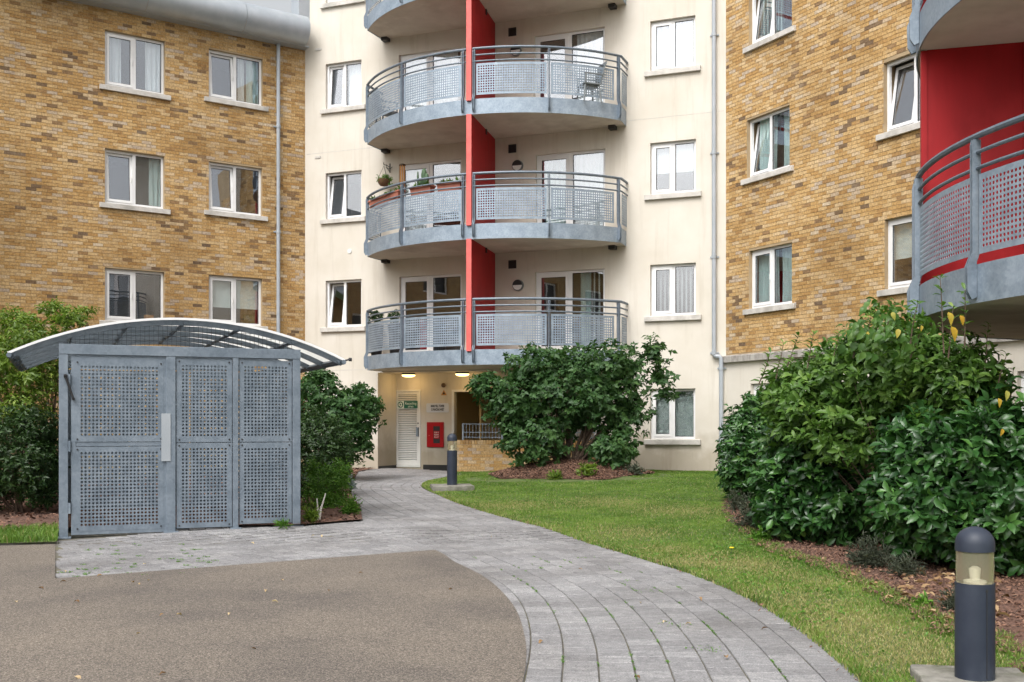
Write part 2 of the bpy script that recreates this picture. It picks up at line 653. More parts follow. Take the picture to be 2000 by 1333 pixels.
c = mixc(n, l, 1.0, c, r5.outputs[0], 'MULTIPLY')
y = n.new('ShaderNodeTexNoise')
y.inputs['Scale'].default_value = .9
y.inputs['Detail'].default_value = 5
l.new(g.outputs['Position'], y.inputs['Vector'])
r3 = ramp(n, [(.3, (.76, .745, .73)), (.6, (1.06, 1.06, 1.06))])
l.new(y.outputs[0], r3.inputs[0])
c = mixc(n, l, 1.0, c, r3.outputs[0], 'MULTIPLY')
l.new(c, b.inputs['Base Color'])
b.inputs['Roughness'].default_value = .85
bump(n, l, b, x.outputs[0], .35, .003)
M['paver'] = m
M['joint'] = pmat('jointing_sand', (.085, .08, .068), .95, c2=(.15, .135, .11), scale=25, c3=(.13, .12, .06), scale3=3)
M['soil'] = pmat('turf_soil', (.06, .10, .02), .95, c2=(.10, .12, .04), scale=5, bmp=(30, .6, .02))
M['mulch'] = pmat('bark_mulch_bed', (.085, .045, .032), .95, c2=(.20, .105, .075), scale=45, bmp=(45, 1.0, .02), c3=(.12, .065, .045), scale3=3)
m, n, l, b = nmat('bark_chip')
a = n.new('ShaderNodeAttribute')
a.attribute_name = 'tint'
r = ramp(n, [(0, (.035, .020, .014)), (.4, (.105, .052, .034)), (.8, (.19, .098, .064)), (1, (.30, .18, .12))])
l.new(a.outputs['Fac'], r.inputs[0])
l.new(r.outputs[0], b.inputs['Base Color'])
b.inputs['Roughness'].default_value = .9
M['chip'] = m
m, n, l, b = nmat('grass_blade')
a = n.new('ShaderNodeAttribute')
a.attribute_name = 'tint'
r = ramp(n, [(0, (.065, .145, .014)), (.45, (.125, .235, .028)), (.75, (.20, .315, .05)), (.9, (.30, .30, .10)), (1, (.44, .37, .18))])
l.new(a.outputs['Fac'], r.inputs[0])
l.new(r.outputs[0], b.inputs['Base Color'])
b.inputs['Roughness'].default_value = .5
tl = n.new('ShaderNodeBsdfTranslucent')
l.new(r.outputs[0], tl.inputs[0])
ms = n.new('ShaderNodeMixShader')
ms.inputs[0].default_value = .35
l.new(b.outputs[0], ms.inputs[1])
l.new(tl.outputs[0], ms.inputs[2])
l.new(ms.outputs[0], n['Material Output'].inputs[0])
M['grass'] = m

M['laurel'] = leaf_mat('laurel_leaf', (.012, .042, .012), (.032, .098, .022), (.085, .20, .040), .33, .2, .5, (.22, .36, .07))
M['viburnum'] = leaf_mat('viburnum_leaf', (.036, .088, .018), (.085, .175, .03), (.18, .29, .065), .42, .32, .4, (.26, .36, .09))
M['lilac'] = leaf_mat('lilac_leaf', (.022, .062, .019), (.048, .112, .033), (.095, .18, .054), .48, .28, .35)
M['paleshrub'] = leaf_mat('pale_shrub_leaf', (.06, .12, .015), (.14, .22, .03), (.25, .33, .06), .42, .35, .4)
M['darkshrub'] = leaf_mat('dark_shrub_leaf', (.014, .036, .010), (.028, .064, .015), (.055, .11, .026), .45, .18, .4)
M['bright'] = leaf_mat('bright_shrub_leaf', (.045, .12, .014), (.10, .23, .026), (.19, .34, .055), .42, .3, .4)
M['silver'] = leaf_mat('silver_leaf', (.10, .14, .13), (.18, .23, .23), (.28, .33, .34), .6, .2, .3)
M['lavender'] = leaf_mat('lavender_leaf', (.05, .062, .045), (.085, .10, .07), (.14, .15, .11), .7, .2, .2)
M['vine'] = leaf_mat('vine_leaf', (.035, .09, .018), (.065, .15, .026), (.12, .215, .05), .4, .3, .4)
M['yellowleaf'] = leaf_mat('yellow_leaf', (.50, .29, .03), (.56, .38, .05), (.42, .40, .09), .5, .4, .3)
M['dryleaf'] = leaf_mat('dry_leaf', (.10, .05, .025), (.30, .19, .10), (.55, .43, .27), .8, .2, .2)
M['cactus'] = pmat('cactus_skin', (.03, .07, .03), .7, c2=(.06, .11, .05), scale=14)

# ------------------------------------------------------------------ walls of the three wings
WL = Plane((-8.97, 26.2), (3.537, 2.5))
WC = Plane((-4.344, 28.3), (8.01, -3.2))
WR = Plane((5.055, 24.15), (1.763, -3.38))
for W in (WL, WC, WR):
    assert W.n[1] < 0 or W is WR
# corner stations
def meet(A, B):
    # station on A where it meets B
    dx, dy = B.o[0] - A.o[0], B.o[1] - A.o[1]
    det = A.d[0] * (-B.d[1]) + A.d[1] * B.d[0]
    return (dx * (-B.d[1]) + dy * B.d[0]) / det
sLC, sCL = meet(WL, WC), meet(WC, WL)
sCR, sRC = meet(WC, WR), meet(WR, WC)

wing_l = root('apartment_building', WL.P(-3, 0, 0), 'yellow brick wing with grey rounded eaves, behind the bike shed', 'building', 'wings of the apartment block')
wing_c = root('apartment_building', WC.P(4, 0, 0), 'cream rendered middle wing carrying the stack of curved balconies with red dividers', 'building', 'wings of the apartment block')
wing_r = root('apartment_building', WR.P(2, 0, 0), 'yellow brick wing over a cream ground floor, above the laurel hedge', 'building', 'wings of the apartment block')

def wall(W, parent, s0, s1, z0, z1, openings, mat, name='wall', reveal=.30, rmat=None):
    ss = sorted({s0, s1, *[min(max(v, s0), s1) for o in openings for v in o[:2]]})
    zs = sorted({z0, z1, *[min(max(v, z0), z1) for o in openings for v in o[2:4]]})
    m = MB(W.P)
    for i in range(len(ss) - 1):
        for j in range(len(zs) - 1):
            a, c = (ss[i] + ss[i + 1]) / 2, (zs[j] + zs[j + 1]) / 2
            if any(o[0] < a < o[1] and o[2] < c < o[3] for o in openings):
                continue
            m.quad((ss[i], 0, zs[j]), (ss[i + 1], 0, zs[j]), (ss[i + 1], 0, zs[j + 1]), (ss[i], 0, zs[j + 1]))
    for a0, a1, c0, c1 in openings:
        m.quad((a0, 0, c0), (a0, -reveal, c0), (a0, -reveal, c1), (a0, 0, c1))
        m.quad((a1, 0, c0), (a1, -reveal, c0), (a1, -reveal, c1), (a1, 0, c1))
        m.quad((a0, 0, c0), (a1, 0, c0), (a1, -reveal, c0), (a0, -reveal, c0))
        m.quad((a0, 0, c1), (a1, 0, c1), (a1, -reveal, c1), (a0, -reveal, c1))
    return m.build(name, mat, parent, recalc=False)

def ring(m, a0, a1, c0, c1, w, b0, b1, wb=None):
    wb = wb or w
    m.box(a0, a1, b0, b1, c0, c0 + wb)
    m.box(a0, a1, b0, b1, c1 - w, c1)
    m.box(a0, a0 + w, b0, b1, c0 + wb, c1 - w)
    m.box(a1 - w, a1, b0, b1, c0 + wb, c1 - w)

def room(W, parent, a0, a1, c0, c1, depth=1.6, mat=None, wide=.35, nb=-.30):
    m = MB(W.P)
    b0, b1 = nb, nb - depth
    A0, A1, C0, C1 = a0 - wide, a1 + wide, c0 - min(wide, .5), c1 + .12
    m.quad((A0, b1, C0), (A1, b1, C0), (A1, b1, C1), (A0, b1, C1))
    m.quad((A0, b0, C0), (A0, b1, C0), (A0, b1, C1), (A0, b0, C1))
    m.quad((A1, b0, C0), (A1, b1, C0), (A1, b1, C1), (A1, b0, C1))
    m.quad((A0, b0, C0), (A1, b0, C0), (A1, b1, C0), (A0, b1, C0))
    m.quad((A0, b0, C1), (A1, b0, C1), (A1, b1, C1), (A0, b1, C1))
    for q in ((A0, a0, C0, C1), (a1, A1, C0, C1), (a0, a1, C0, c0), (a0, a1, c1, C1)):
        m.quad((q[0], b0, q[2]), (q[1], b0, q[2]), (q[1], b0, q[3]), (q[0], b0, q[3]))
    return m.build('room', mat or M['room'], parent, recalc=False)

def drape(W, parent, a0, a1, c0, c1, b=-.24, mat='sheer', waves=None, amp=.025, name='curtain', flare=0.0):
    m = MB(W.P)
    n = max(8, int((a1 - a0) * 60))
    k = waves or (a1 - a0) * 9
    ph = random.uniform(0, 6)
    zs = [c0 + (c1 - c0) * j / 5 for j in range(6)]
    rows = []
    for j, z in enumerate(zs):
        row = []
        t = 1 - j / 5
        for i in range(n + 1):
            u = i / n
            w = amp * (.6 + .6 * t) * math.sin(ph + u * k * 6.283 + .6 * math.sin(t * 3 + u * 5))
            row.append((a0 + (a1 - a0) * u + flare * t * (u - .5), b + w, z))
        rows.append(row)
    vs = [p for r_ in rows for p in r_]
    fs = [(j * (n + 1) + i, j * (n + 1) + i + 1, (j + 1) * (n + 1) + i + 1, (j + 1) * (n + 1) + i) for j in range(5) for i in range(n)]
    m.add(vs, fs)
    return m.build(name, M[mat], parent, smooth=True, recalc=False)

def tiltmap(W, c0, ang, hinge_b):
    ca, sa = math.cos(ang), math.sin(ang)
    def f(a, b, c):
        db, dc = b - hinge_b, c - c0
        return W.P(a, hinge_b + db * ca - dc * sa, c0 + dc * ca + db * sa)
    return f

def window(W, parent, a0, a1, c0, c1, tilt=0.0, sill=True, dress=None, split=.5, patio=False, rear=1.6, roommat=None):
    fw = .055
    b0, b1 = -.145, -.085
    m = MB(W.P)
    ring(m, a0 + .003, a1 - .003, c0 + .003, c1 - .003, fw, b0, b1)
    am = a0 + (a1 - a0) * split
    mw = .035 if not patio else .045
    m.box(am - mw, am + mw, b0, b1, c0 + fw + .003, c1 - fw - .003)
    win = m.build('patio_door' if patio else 'window', M['upvc'], parent)
    # right light: fixed
    g = MB(W.P)
    r0, r1, q0, q1 = am + mw, a1 - fw - .003, c0 + fw + .003, c1 - fw - .003
    g.box(r0 + .001, r1 - .001, -.118, -.112, q0 + .001, q1 - .001)
    g.build('pane', M['glass'], win)
    s = MB(W.P)
    ring(s, r0 + .001, r1 - .001, q0 + .001, q1 - .001, .009, -.111, -.098)
    s.build('seal', M['gasket'], win)
    # left light: a casement in its own frame
    l0, l1 = a0 + fw + .004, am - mw - .001
    mp = tiltmap(W, q0, R(tilt), -.10) if tilt else W.P
    k = MB(mp)
    cw = .058 if not patio else .075
    ring(k, l0, l1, q0 + .001, q1 - .001, cw, -.125, -.070)
    cas = k.build('casement', M['upvc'], win)
    g = MB(mp)
    g.box(l0 + cw, l1 - cw, -.103, -.097, q0 + cw + .001, q1 - cw - .001)
    g.build('pane', M['glass'], win)
    s = MB(mp)
    ring(s, l0 + cw, l1 - cw, q0 + cw + .001, q1 - cw - .001, .008, -.096, -.084)
    s.build('seal', M['gasket'], win)
    if not patio:
        h = MB(mp)
        zc = (q0 + q1) / 2
        h.box(l1 - cw * .65, l1 - cw * .35, -.07, -.045, zc - .06, zc + .06)
        h.build('handle', M['white'], win)
    if sill:
        t = MB(W.P)
        t.add([(a0 - .13, -.086, c0 - .115), (a1 + .13, -.086, c0 - .115), (a1 + .13, .075, c0 - .125), (a0 - .13, .075, c0 - .125),
               (a0 - .13, -.086, c0 + .012), (a1 + .13, -.086, c0 + .012), (a1 + .13, .075, c0 - .012), (a0 - .13, .075, c0 - .012)],
              [(0, 3, 2, 1), (4, 5, 6, 7), (0, 1, 5, 4), (1, 2, 6, 5), (2, 3, 7, 6), (3, 0, 4, 7)])
        t.build('sill', M['sill'], win, bevel=.006)
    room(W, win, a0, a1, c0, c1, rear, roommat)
    for d in dress or []:
        kind = d[0]
        if kind == 'drape':
            _, u0, u1, mt = d[:4]
            drape(W, win, a0 + .03 + (a1 - a0 - .06) * u0, a0 + .03 + (a1 - a0 - .06) * u1, c0 + .03, c1 - .02, -.235, mt)
        elif kind == 'roller':
            m = MB(W.P)
            m.box(a0 + .04, a1 - .04, -.225, -.222, c1 - (c1 - c0) * d[1], c1 - .02)
            m.box(a0 + .04, a1 - .04, -.232, -.214, c1 - (c1 - c0) * d[1] - .025, c1 - (c1 - c0) * d[1])
            m.build('blind', M[d[2]], win)
        elif kind == 'venetian':
            m = MB(W.P)
            z = c1 - .05
            while z > c1 - (c1 - c0) * d[1]:
                m.add([(a0 + .04, -.215, z), (a1 - .04, -.215, z), (a1 - .04, -.236, z + .022), (a0 + .04, -.236, z + .022)], [(0, 1, 2, 3)])
                z -= .026
            m.build('blind', M[d[2]], win, recalc=False)
        elif kind == 'vertical':
            u = d[1]
            while u < d[2]:
                m = MB(W.P)
                a = a0 + (a1 - a0) * u
                m.quad((a, -.25, c0 + .04), (a + .052, -.205, c0 + .04), (a + .052, -.205, c1 - .03), (a, -.25, c1 - .03))
                m.build('blind_slat', M[d[3]], win, recalc=False)
                u += d[4] / (a1 - a0)
        elif kind == 'box':                     # things standing on the inner sill
            _, u0, u1, h, mt = d
            m = MB(W.P)
            m.box(a0 + (a1 - a0) * u0, a0 + (a1 - a0) * u1, -.235, -.20, c0 + .01, c0 + h)
            m.build('sill_ornament', M[mt], win)
    return win

def wrect(W, x0, x1, y0, y1, width=None):
    a0 = W.hit(x0)
    a1 = a0 + width if width else W.hit(x1)
    return (a0, a1, W.z(x0, y1), W.z(x0, y0))

# ---- left wing windows
left_w = [
    ((205, 322, 58, 166), 0, [('drape', .0, .30, 'sheer'), ('drape', .72, 1, 'sheer')]),
    ((205, 321, 290, 396), 4, [('drape', .80, 1, 'teal'), ('box', .60, .68, .09, 'white')]),
    ((205, 321, 523, 626), 0, [('box', .70, .86, .20, 'bamboo'), ('box', .90, .97, .16, 'darkshrub'), ('box', .15, .25, .12, 'plastic')]),
    ((408, 513, 95, 190), 5, [('drape', .76, 1, 'teal'), ('drape', .60, .72, 'sheer')]),
    ((408, 512, 315, 411), 5, [('box', .86, .93, .12, 'bark')]),
    ((408, 512, 537, 632), 0, [('roller', .62, 'blind'), ('box', .70, .90, .30, 'darkshrub')]),
]
lw = [wrect(WL, *p) for p, t, d in left_w]
L0 = WL.hit(-170)
ROOFZ = 10.72
wl_wall = wall(WL, wing_l, L0, sLC, -.3, ROOFZ + .75, lw, M['mortar'])
for r_, (p, t, d) in zip(lw, left_w):
    window(WL, wing_l, *r_, tilt=t, dress=d)

# ---- right wing windows
LEDGE = 2.78
wR = WR.hit(1547) - WR.hit(1463)
wrt = [
    ((1463, 0, -22, 92), 8, [('drape', .08, .62, 'teal'), ('venetian', .95, 'slatgrey')]),
    ((1459, 0, 236, 350), 9, [('drape', .10, .52, 'teal'), ('drape', .68, 1, 'teal')]),
    ((1463, 0, 491, 604), 0, [('drape', .02, .50, 'teal'), ('drape', .60, 1, 'teal')]),
    ((1726, 0, 124, 261), 9, []),
    ((1728, 0, 430, 566), 0, [('roller', .55, 'blind')]),
    ((1726, 0, -176, -41), 0, []),
]
rw = [wrect(WR, *p, width=wR) for p, t, d in wrt]
sEND = 8.2
grw = [(WR.hit(1466), WR.hit(1466) + wR, WR.z(1466, 856), WR.z(1466, 750)), (WR.hit(1729), WR.hit(1729) + wR, WR.z(1466, 856), WR.z(1466, 750)),
       (WR.hit(1987), WR.hit(1987) + wR * .5, WR.z(1466, 856), WR.z(1466, 750))]
RTOP = 15.2
wr_wall = wall(WR, wing_r, sRC, sEND, LEDGE + .001, RTOP, rw, M['mortar'])
wall(WR, wing_r, sRC, sEND, -.3, LEDGE, grw, M['render'], name='rendered_wall')
for r_, (p, t, d) in zip(rw, wrt):
    window(WR, wing_r, *r_, tilt=t, dress=d)
for q in grw:
    window(WR, wing_r, *q, dress=[('roller', .9, 'blind')])
m = MB(WR.P)
m.add([(sRC - .25, -.05, LEDGE - .13), (sEND, -.05, LEDGE - .13), (sEND, .09, LEDGE - .13), (sRC - .25, .09, LEDGE - .13),
       (sRC - .25, -.05, LEDGE + .05), (sEND, -.05, LEDGE + .05), (sEND, .09, LEDGE + .0), (sRC - .25, .09, LEDGE + .0)],
      [(0, 3, 2, 1), (4, 5, 6, 7), (0, 1, 5, 4), (1, 2, 6, 5), (2, 3, 7, 6), (3, 0, 4, 7)])
m.build('stone_ledge', pmat('weathered_ledge', (.20, .18, .165), .9, c2=(.42, .40, .37), scale=9, stretch=(1, 1, .3)), wing_r)

# ---- bricks: single ones where they show largest, the rest of the facing in one mesh
BL, BH, JT = .215, .065, .010
tone_shift = 0.0
def brick_tones(n):
    t = rng.beta(2.6, 2.0, n)
    d = rng.random(n)
    t = np.where(d < .06, rng.uniform(0, .12, n), t)
    t = np.where(d > .94, rng.uniform(.88, 1, n), t)
    return np.clip(t, 0, 1)
brick_lib = []
for i, tn in enumerate(np.sort(brick_tones(20))):
    mm = MB()
    mm.box(-BL / 2, BL / 2, -.012, .007, -BH / 2, BH / 2)
    me = bpy.data.meshes.new('brick')
    me.from_pydata(mm.v, [], mm.f)
    a = me.attributes.new('tone', 'FLOAT', 'POINT')
    a.data.foreach_set('value', np.full(len(mm.v), tn, np.float32))
    me.materials.append(M['brick'])
    brick_lib.append(me)

def clump(s, z, seed):                          # slow drift of tone over a wall
    return .12 * math.sin(s * 1.3 + seed) * math.sin(z * 1.9 + seed * 2) + .08 * math.sin(s * 3.1 + z * 2.3 + seed)

def brickwork(W, parent, s0, s1, z0, z1, rects, single, seed, count=300):
    """single(s,z): rank, small = built one by one (None = never)"""
    mm = MB(W.P)
    tones = []
    cand = []
    nz = int((z1 - z0) / (BH + JT))
    pitch = BL + JT
    for j in range(nz):
        za = z0 + j * (BH + JT) + JT / 2
        zb = za + BH
        cuts = [(r_[0] - .004, r_[1] + .004) for r_ in rects if r_[2] - .004 < zb and r_[3] + .004 > za]
        sp = [(s0 + .003, s1 - .003)]
        for c0, c1 in cuts:
            nsp = []
            for a, b_ in sp:
                if c1 <= a or c0 >= b_: nsp.append((a, b_))
                else:
                    if c0 - a > .02: nsp.append((a, c0))
                    if b_ - c1 > .02: nsp.append((c1, b_))
            sp = nsp
        off = (.5 if j % 2 else 0) * pitch
        for a, b_ in sp:
            k = math.floor((a - s0 - off) / pitch)
            while True:
                u0 = s0 + off + k * pitch
                u1 = u0 + BL
                k += 1
                if u0 > b_: break
                if u1 < a + .02: continue
                full = u0 >= a and u1 <= b_
                x0, x1 = max(u0, a), min(u1, b_)
                if x1 - x0 < .015: continue
                cand.append((x0, x1, za, zb, full))
    base = brick_tones(len(cand))
    ranks = []
    for i, (x0, x1, za, zb, full) in enumerate(cand):
        base[i] = min(1, max(0, base[i] + clump(x0, za, seed) * .55 if .15 < base[i] < .88 else base[i]))
        rk = single((x0 + x1) / 2, (za + zb) / 2) if full else None
        if rk is not None: ranks.append((rk, i))
    ranks.sort()
    chosen = {i for _, i in ranks[:count]}
    lib_t = np.array([b_.attributes['tone'].data[0].value for b_ in brick_lib])
    rot = Matrix(((W.d[0], W.n[0], 0, 0), (W.d[1], W.n[1], 0, 0), (0, 0, 1, 0), (0, 0, 0, 1)))
    for i, (x0, x1, za, zb, full) in enumerate(cand):
        pr = random.uniform(-.002, .003)
        if i in chosen:
            k = int(np.argmin(np.abs(lib_t - base[i] + random.uniform(-.03, .03))))
            inst('brick', brick_lib[k], parent, Matrix.Translation(W.P((x0 + x1) / 2, pr, (za + zb) / 2)) @ rot)
        else:
            o = len(mm.v)
            mm.add([(x0, -.004, za), (x1, -.004, za), (x1, -.004, zb), (x0, -.004, zb), (x0, .007 + pr, za), (x1, .007 + pr, za), (x1, .007 + pr, zb), (x0, .007 + pr, zb)],
                   [(4, 5, 6, 7), (0, 1, 5, 4), (1, 2, 6, 5), (2, 3, 7, 6), (3, 0, 4, 7)])
            tones += [base[i]] * 8
    o = mm.build('brickwork', M['brick'], parent, recalc=False, attr={'tone': tones})
    o['kind'] = 'stuff'
    return o

def scr(W, s, z):
    x, y, _ = W.P(s, 0, z)
    return CX + F * x / y, HY - F * (z - CAMZ) / y, y
def left_rank(s, z):
    px, py, y = scr(WL, s, z)
    return y if 4 < px < 190 and 60 < py < 570 else None
def right_rank(s, z):
    px, py, y = scr(WR, s, z)
    return y if 1440 < px < 1700 and 20 < py < 600 else None
brickwork(WL, wl_wall, L0, sLC, 1.0, ROOFZ + .45, lw, left_rank, 1.0)
brickwork(WR, wr_wall, sRC, sEND - .2, LEDGE + .06, 14.0, rw, right_rank, 4.2)

# ---- the court closes on the left with another brick wing, out of the picture: the windows mirror it
lft = root('apartment_building', (-15, 12, 0), 'brick wing closing the court on the left, seen only mirrored in the windows', 'building', 'wings of the apartment block')
WW = Plane((-15.8, 2.0), (WL.P(L0, 0, 0)[0] + .02 + 15.8, WL.P(L0, 0, 0)[1] - 2.0))
LW = math.hypot(WL.P(L0, 0, 0)[0] + 15.8, WL.P(L0, 0, 0)[1] - 2.0)
lo_w = [(a_, a_ + 1.45, z_, z_ + 1.25) for a_ in (2.0, 6.0, 10.0, 14.0, 18.0) if a_ < LW - 2 for z_ in (1.2, 4.0, 6.4)]
wall(WW, lft, 0, LW, -.3, 8.6, lo_w, pmat('mirrored_brick', (.40, .265, .12), .9, c2=(.30, .18, .08), scale=5))
for q in lo_w:
    m = MB(WW.P)
    ring(m, *q, .07, -.14, -.08)
    m.box((q[0] + q[1]) / 2 - .04, (q[0] + q[1]) / 2 + .04, -.14, -.08, q[2] + .07, q[3] - .07)
    w_ = m.build('window', M['upvc'], lft)
    m = MB(WW.P)
    m.box(q[0] + .07, q[1] - .07, -.12, -.115, q[2] + .07, q[3] - .07)
    m.build('pane', M['gasket'], w_)
m = MB(WW.P)
m.add([(-.2, .6, 8.5), (LW, .6, 8.5), (LW, .6, 8.8), (-.2, .6, 8.8), (-.2, -5, 9.6), (LW, -5, 9.6)], [(0, 1, 2, 3), (3, 2, 5, 4)])
m.build('roof', M['roofmetal'], lft, recalc=False)

# ---- left wing roof: rounded metal eaves, sloping sheet, flashing box against the tower
EZ = ROOFZ + .30
prof = [(0.0, 0.02)]
for k in range(13):
    a = R(-90 + k * 15)
    prof.append((.32 + .36 * math.cos(a) * 1.0, .37 + .37 * math.sin(a)))
prof += [(.1, .80), (-3.2, 1.15)]
def eave_seg(a0, a1):
    m = MB(WL.P)
    n = len(prof)
    m.add([(a0, p[0], EZ + p[1]) for p in prof] + [(a1, p[0], EZ + p[1]) for p in prof], [(i, i + 1, n + i + 1, n + i) for i in range(n - 1)])
    m.add([(a1, p[0], EZ + p[1]) for p in prof], [tuple(range(n))])
    return m
a = L0
eave_end = WL.off(.5).hit(601)
while a < eave_end - .05:
    b_ = min(a + 2.4, eave_end)
    if eave_end - b_ < .5: b_ = eave_end
    eave_seg(a + .004, b_ - .004).build('eave_panel', M['roofmetal'], wing_l, smooth=True)
    a = b_
m = MB(WL.P)
m.box(L0, sLC - .02, -.05, .30, EZ - .012, EZ + .016)
m.build('eave_soffit', M['roofmetal'], wing_l)
m = MB(WL.P)
m.box(WL.hit(580), WL.hit(602), -.35, .12, EZ + .78, EZ + 3.2)
m.build('flashing_panel', M['roofmetal'], wing_l)

def pipe(W, parent, pts, r=.048, collars=(), name='drainpipe'):
    m = MB(W.P)
    m.tube(pts, r, 12)
    o = m.build(name, M['pipe'], parent, smooth=True)
    for a, z in collars:
        m = MB(W.P)
        m.tube([(a, r + .035, z - .04), (a, r + .035, z + .04)], r + .011, 12)
        m.box(a - .1, a + .1, .004, .03, z - .016, z + .016)
        m.build('collar', M['pipe'], o, smooth=True)
    return o
a = WL.hit(541)
pipe(WL, wing_l, [(a, .085, EZ), (a, .085, .0)], collars=[(a, z) for z in (8.9, 6.2, 3.4, 1.2)])
aC = WC.hit(1396)
aD = WC.hit(1410)
zk = WC.z(1396, 697)
pipe(WC, wing_c, [(aC, .085, 14.5), (aC, .085, zk + .08), (aC + .02, .085, zk + .02), (aC + .06, .085, zk), (aD - .04, .085, zk), (aD - .01, .085, zk - .04), (aD, .085, zk - .1), (aD, .085, .1)],
     collars=[(aC, WC.z(1396, y)) for y in (70, 300, 503, 690)] + [(aD, WC.z(1410, y)) for y in (720, 860)])

# ---- middle wing
SOFF = [2.60, 5.40, 8.18, 10.99]                # undersides of the balconies
BT = .34
cw = [((636, 706, 126, 214), 4, [('drape', .55, 1, 'sheer')]), ((636, 706, 339, 429), 9, []), ((636, 706, 549, 640), 9, []), ((636, 706, -95, 8), 0, [('drape', 0, 1, 'sheer')]),
      ((1270, 1358, 42, 140), 0, [('drape', 0, .5, 'sheer'), ('drape', .5, 1, 'sheer')]), ((1270, 1359, 280, 381), 0, [('roller', .55, 'sheer')]),
      ((1270, 1359, 518, 618), 0, [('vertical', .06, .95, 'slatgrey', .10)]), ((1270, 1358, 760, 858), 0, [('venetian', .98, 'blind')]), ((1270, 1358, -195, -101), 0, []),
      ((652, 709, 762, 850), 0, [])]
cr = [wrect(WC, *p) for p, t, d in cw]
pat = [((780, 901, 541), SOFF[0], 0), ((779, 901, 322), SOFF[1], 0), ((779, 901, 108), SOFF[2], 0), ((1045, 1181, 532), SOFF[0], 0), ((1046, 1182, 303), SOFF[1], 0), ((1043, 1181, 71), SOFF[2], 0),
       ((779, 901, -115), SOFF[3], 0), ((1045, 1181, -160), SOFF[3], 0)]
pr = [(WC.hit(x0), WC.hit(x1), sf + BT + .06, WC.z(x0, y)) for (x0, x1, y), sf, _ in pat]
rec = (WC.hit(738), 6.75, -.3, 2.575)
CTOP = 14.6
wc_wall = wall(WC, wing_c, sCL, sCR, -.3, CTOP, [q for q in cr + pr], M['render']) if False else None
# the wall is built round the recess as well; the recess has its own deeper reveals
wc_wall = wall(WC, wing_c, sCL, sCR, -.3, CTOP, cr + pr + [rec], M['render'])
for r_, (p, t, d) in zip(cr, cw):
    w_ = window(WC, wing_c, *r_, tilt=t, dress=d)
pdress = [[('box', .28, .42, .9, 'flower')], [('drape', .0, .45, 'sheer')], [('drape', .0, .5, 'sheer'), ('drape', .5, .9, 'sheer')],
          [('drape', .62, .78, 'teal'), ('vertical', .80, .98, 'blind', .12)], [('drape', .08, .42, 'teal'), ('drape', .52, 1, 'sheer')], [('drape', .58, 1, 'sheer')], [], []]
for q, d in zip(pr, pdress):
    window(WC, wing_c, *q, sill=False, patio=True, dress=d, rear=2.4)
# movement joints
for y in (303, 725):
    z = WC.z(592, y)
    m = MB(WC.P)
    m.box(sCL + .05, sCR - .05 if y < 500 else WC.hit(735), -.01, .0025, z - .006, z + .006)
    m.build('movement_joint', M['sill'], wing_c)
# small vents in the render
for (x, y) in ((622, 97), (621, 308)):
    m = MB(WC.P)
    a, z = WC.hit(x), WC.z(x, y)
    m.box(a - .09, a + .09, -.01, .012, z - .03, z + .03)
    for i in range(3):
        m.box(a - .085 + i * .06, a - .04 + i * .06, .012, .018, z - .024, z + .024)
    m.build('vent', M['sill'], wing_c)
m = MB(WC.P)
a, z = WC.hit(683), WC.z(683, 491)
m.tube([(a, .0, z), (a, .02, z)], .06, 16)
m.build('vent_cap', M['white'], wing_c)
for i, (x, y) in enumerate(((1001, 63), (1001, 291), (1001, 517))):
    a, z = WC.hit(x), WC.z(x, y)
    m = MB(WC.P)
    ring(m, a - .1, a + .1, z - .1, z + .1, .02, -.01, .02)
    for k in range(5):
        m.add([(a - .08, .004, z - .08 + k * .032), (a + .08, .004, z - .08 + k * .032), (a + .08, .018, z - .06 + k * .032), (a - .08, .018, z - .06 + k * .032)], [(0, 1, 2, 3)])
    m.box(a - .08, a + .08, -.01, .003, z - .08, z + .08)
    m.build('vent_grille', M['black'], wing_c)
for (x, y) in ((1009, 100), (1012, 325), (1013, 558)):
    a, z = WC.hit(x), WC.z(x, y)
    m = MB(WC.P)
    m.tube([(a, .0, z), (a, .075, z)], .135, 24)
    o = m.build('wall_light', M['plastic'], wing_c, smooth=True)
    m = MB(WC.P)
    pts = [(a + .115 * math.cos(t), z + .115 * math.sin(t)) for t in [R(180 + 12 * k) for k in range(16)]]
    m.plate(pts, .07, .088)
    m.build('lamp_glass', M['white'], o)
    m = MB(WC.P)
    pts = [(a + .12 * math.cos(t), z + .004 + .12 * math.sin(t)) for t in [R(12 * k) for k in range(16)]]
    m.plate(pts, .07, .10)
    m.build('eyelid_hood', M['black'], o)

# ---- entrance recess under the lowest balcony
RD = -1.0
WB = WC.off(RD)
dr = (WB.hit(768), WB.hit(822), .15, WB.z(768, 762))
op = (WB.hit(888), WB.hit(1016), .15, WB.z(888, 766))
rec_wall = wall(WB, wing_c, rec[0] - .02, rec[1] + .02, -.3, 2.60, [dr, op], M['render'], name='recess_wall', reveal=.12)
m = MB(WC.P)
m.quad((rec[0], -.30, -.3), (rec[0], RD, -.3), (rec[0], RD, 2.575), (rec[0], -.30, 2.575))
m.build('recess_side', M['render'], wing_c, recalc=False)
m = MB(WC.P)
m.quad((rec[1], -.30, -.3), (rec[1], RD, -.3), (rec[1], RD, 2.575), (rec[1], -.30, 2.575))
m.build('recess_side', M['render'], wing_c, recalc=False)
m = MB(WC.P)
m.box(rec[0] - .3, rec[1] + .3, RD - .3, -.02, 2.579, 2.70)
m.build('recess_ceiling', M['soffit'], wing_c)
m = MB(WB.P)
for a0, a1 in ((rec[0] + .01, dr[0] - .07), (dr[1] + .07, op[0] - .08)):
    m.box(a0, a1, .002, .012, .0, .22)
m.build('plinth_strip', M['black'], wing_c)
m = MB(WC.P)
m.box(rec[0] + .002, rec[0] + .012, RD + .02, -.02, .0, .20)
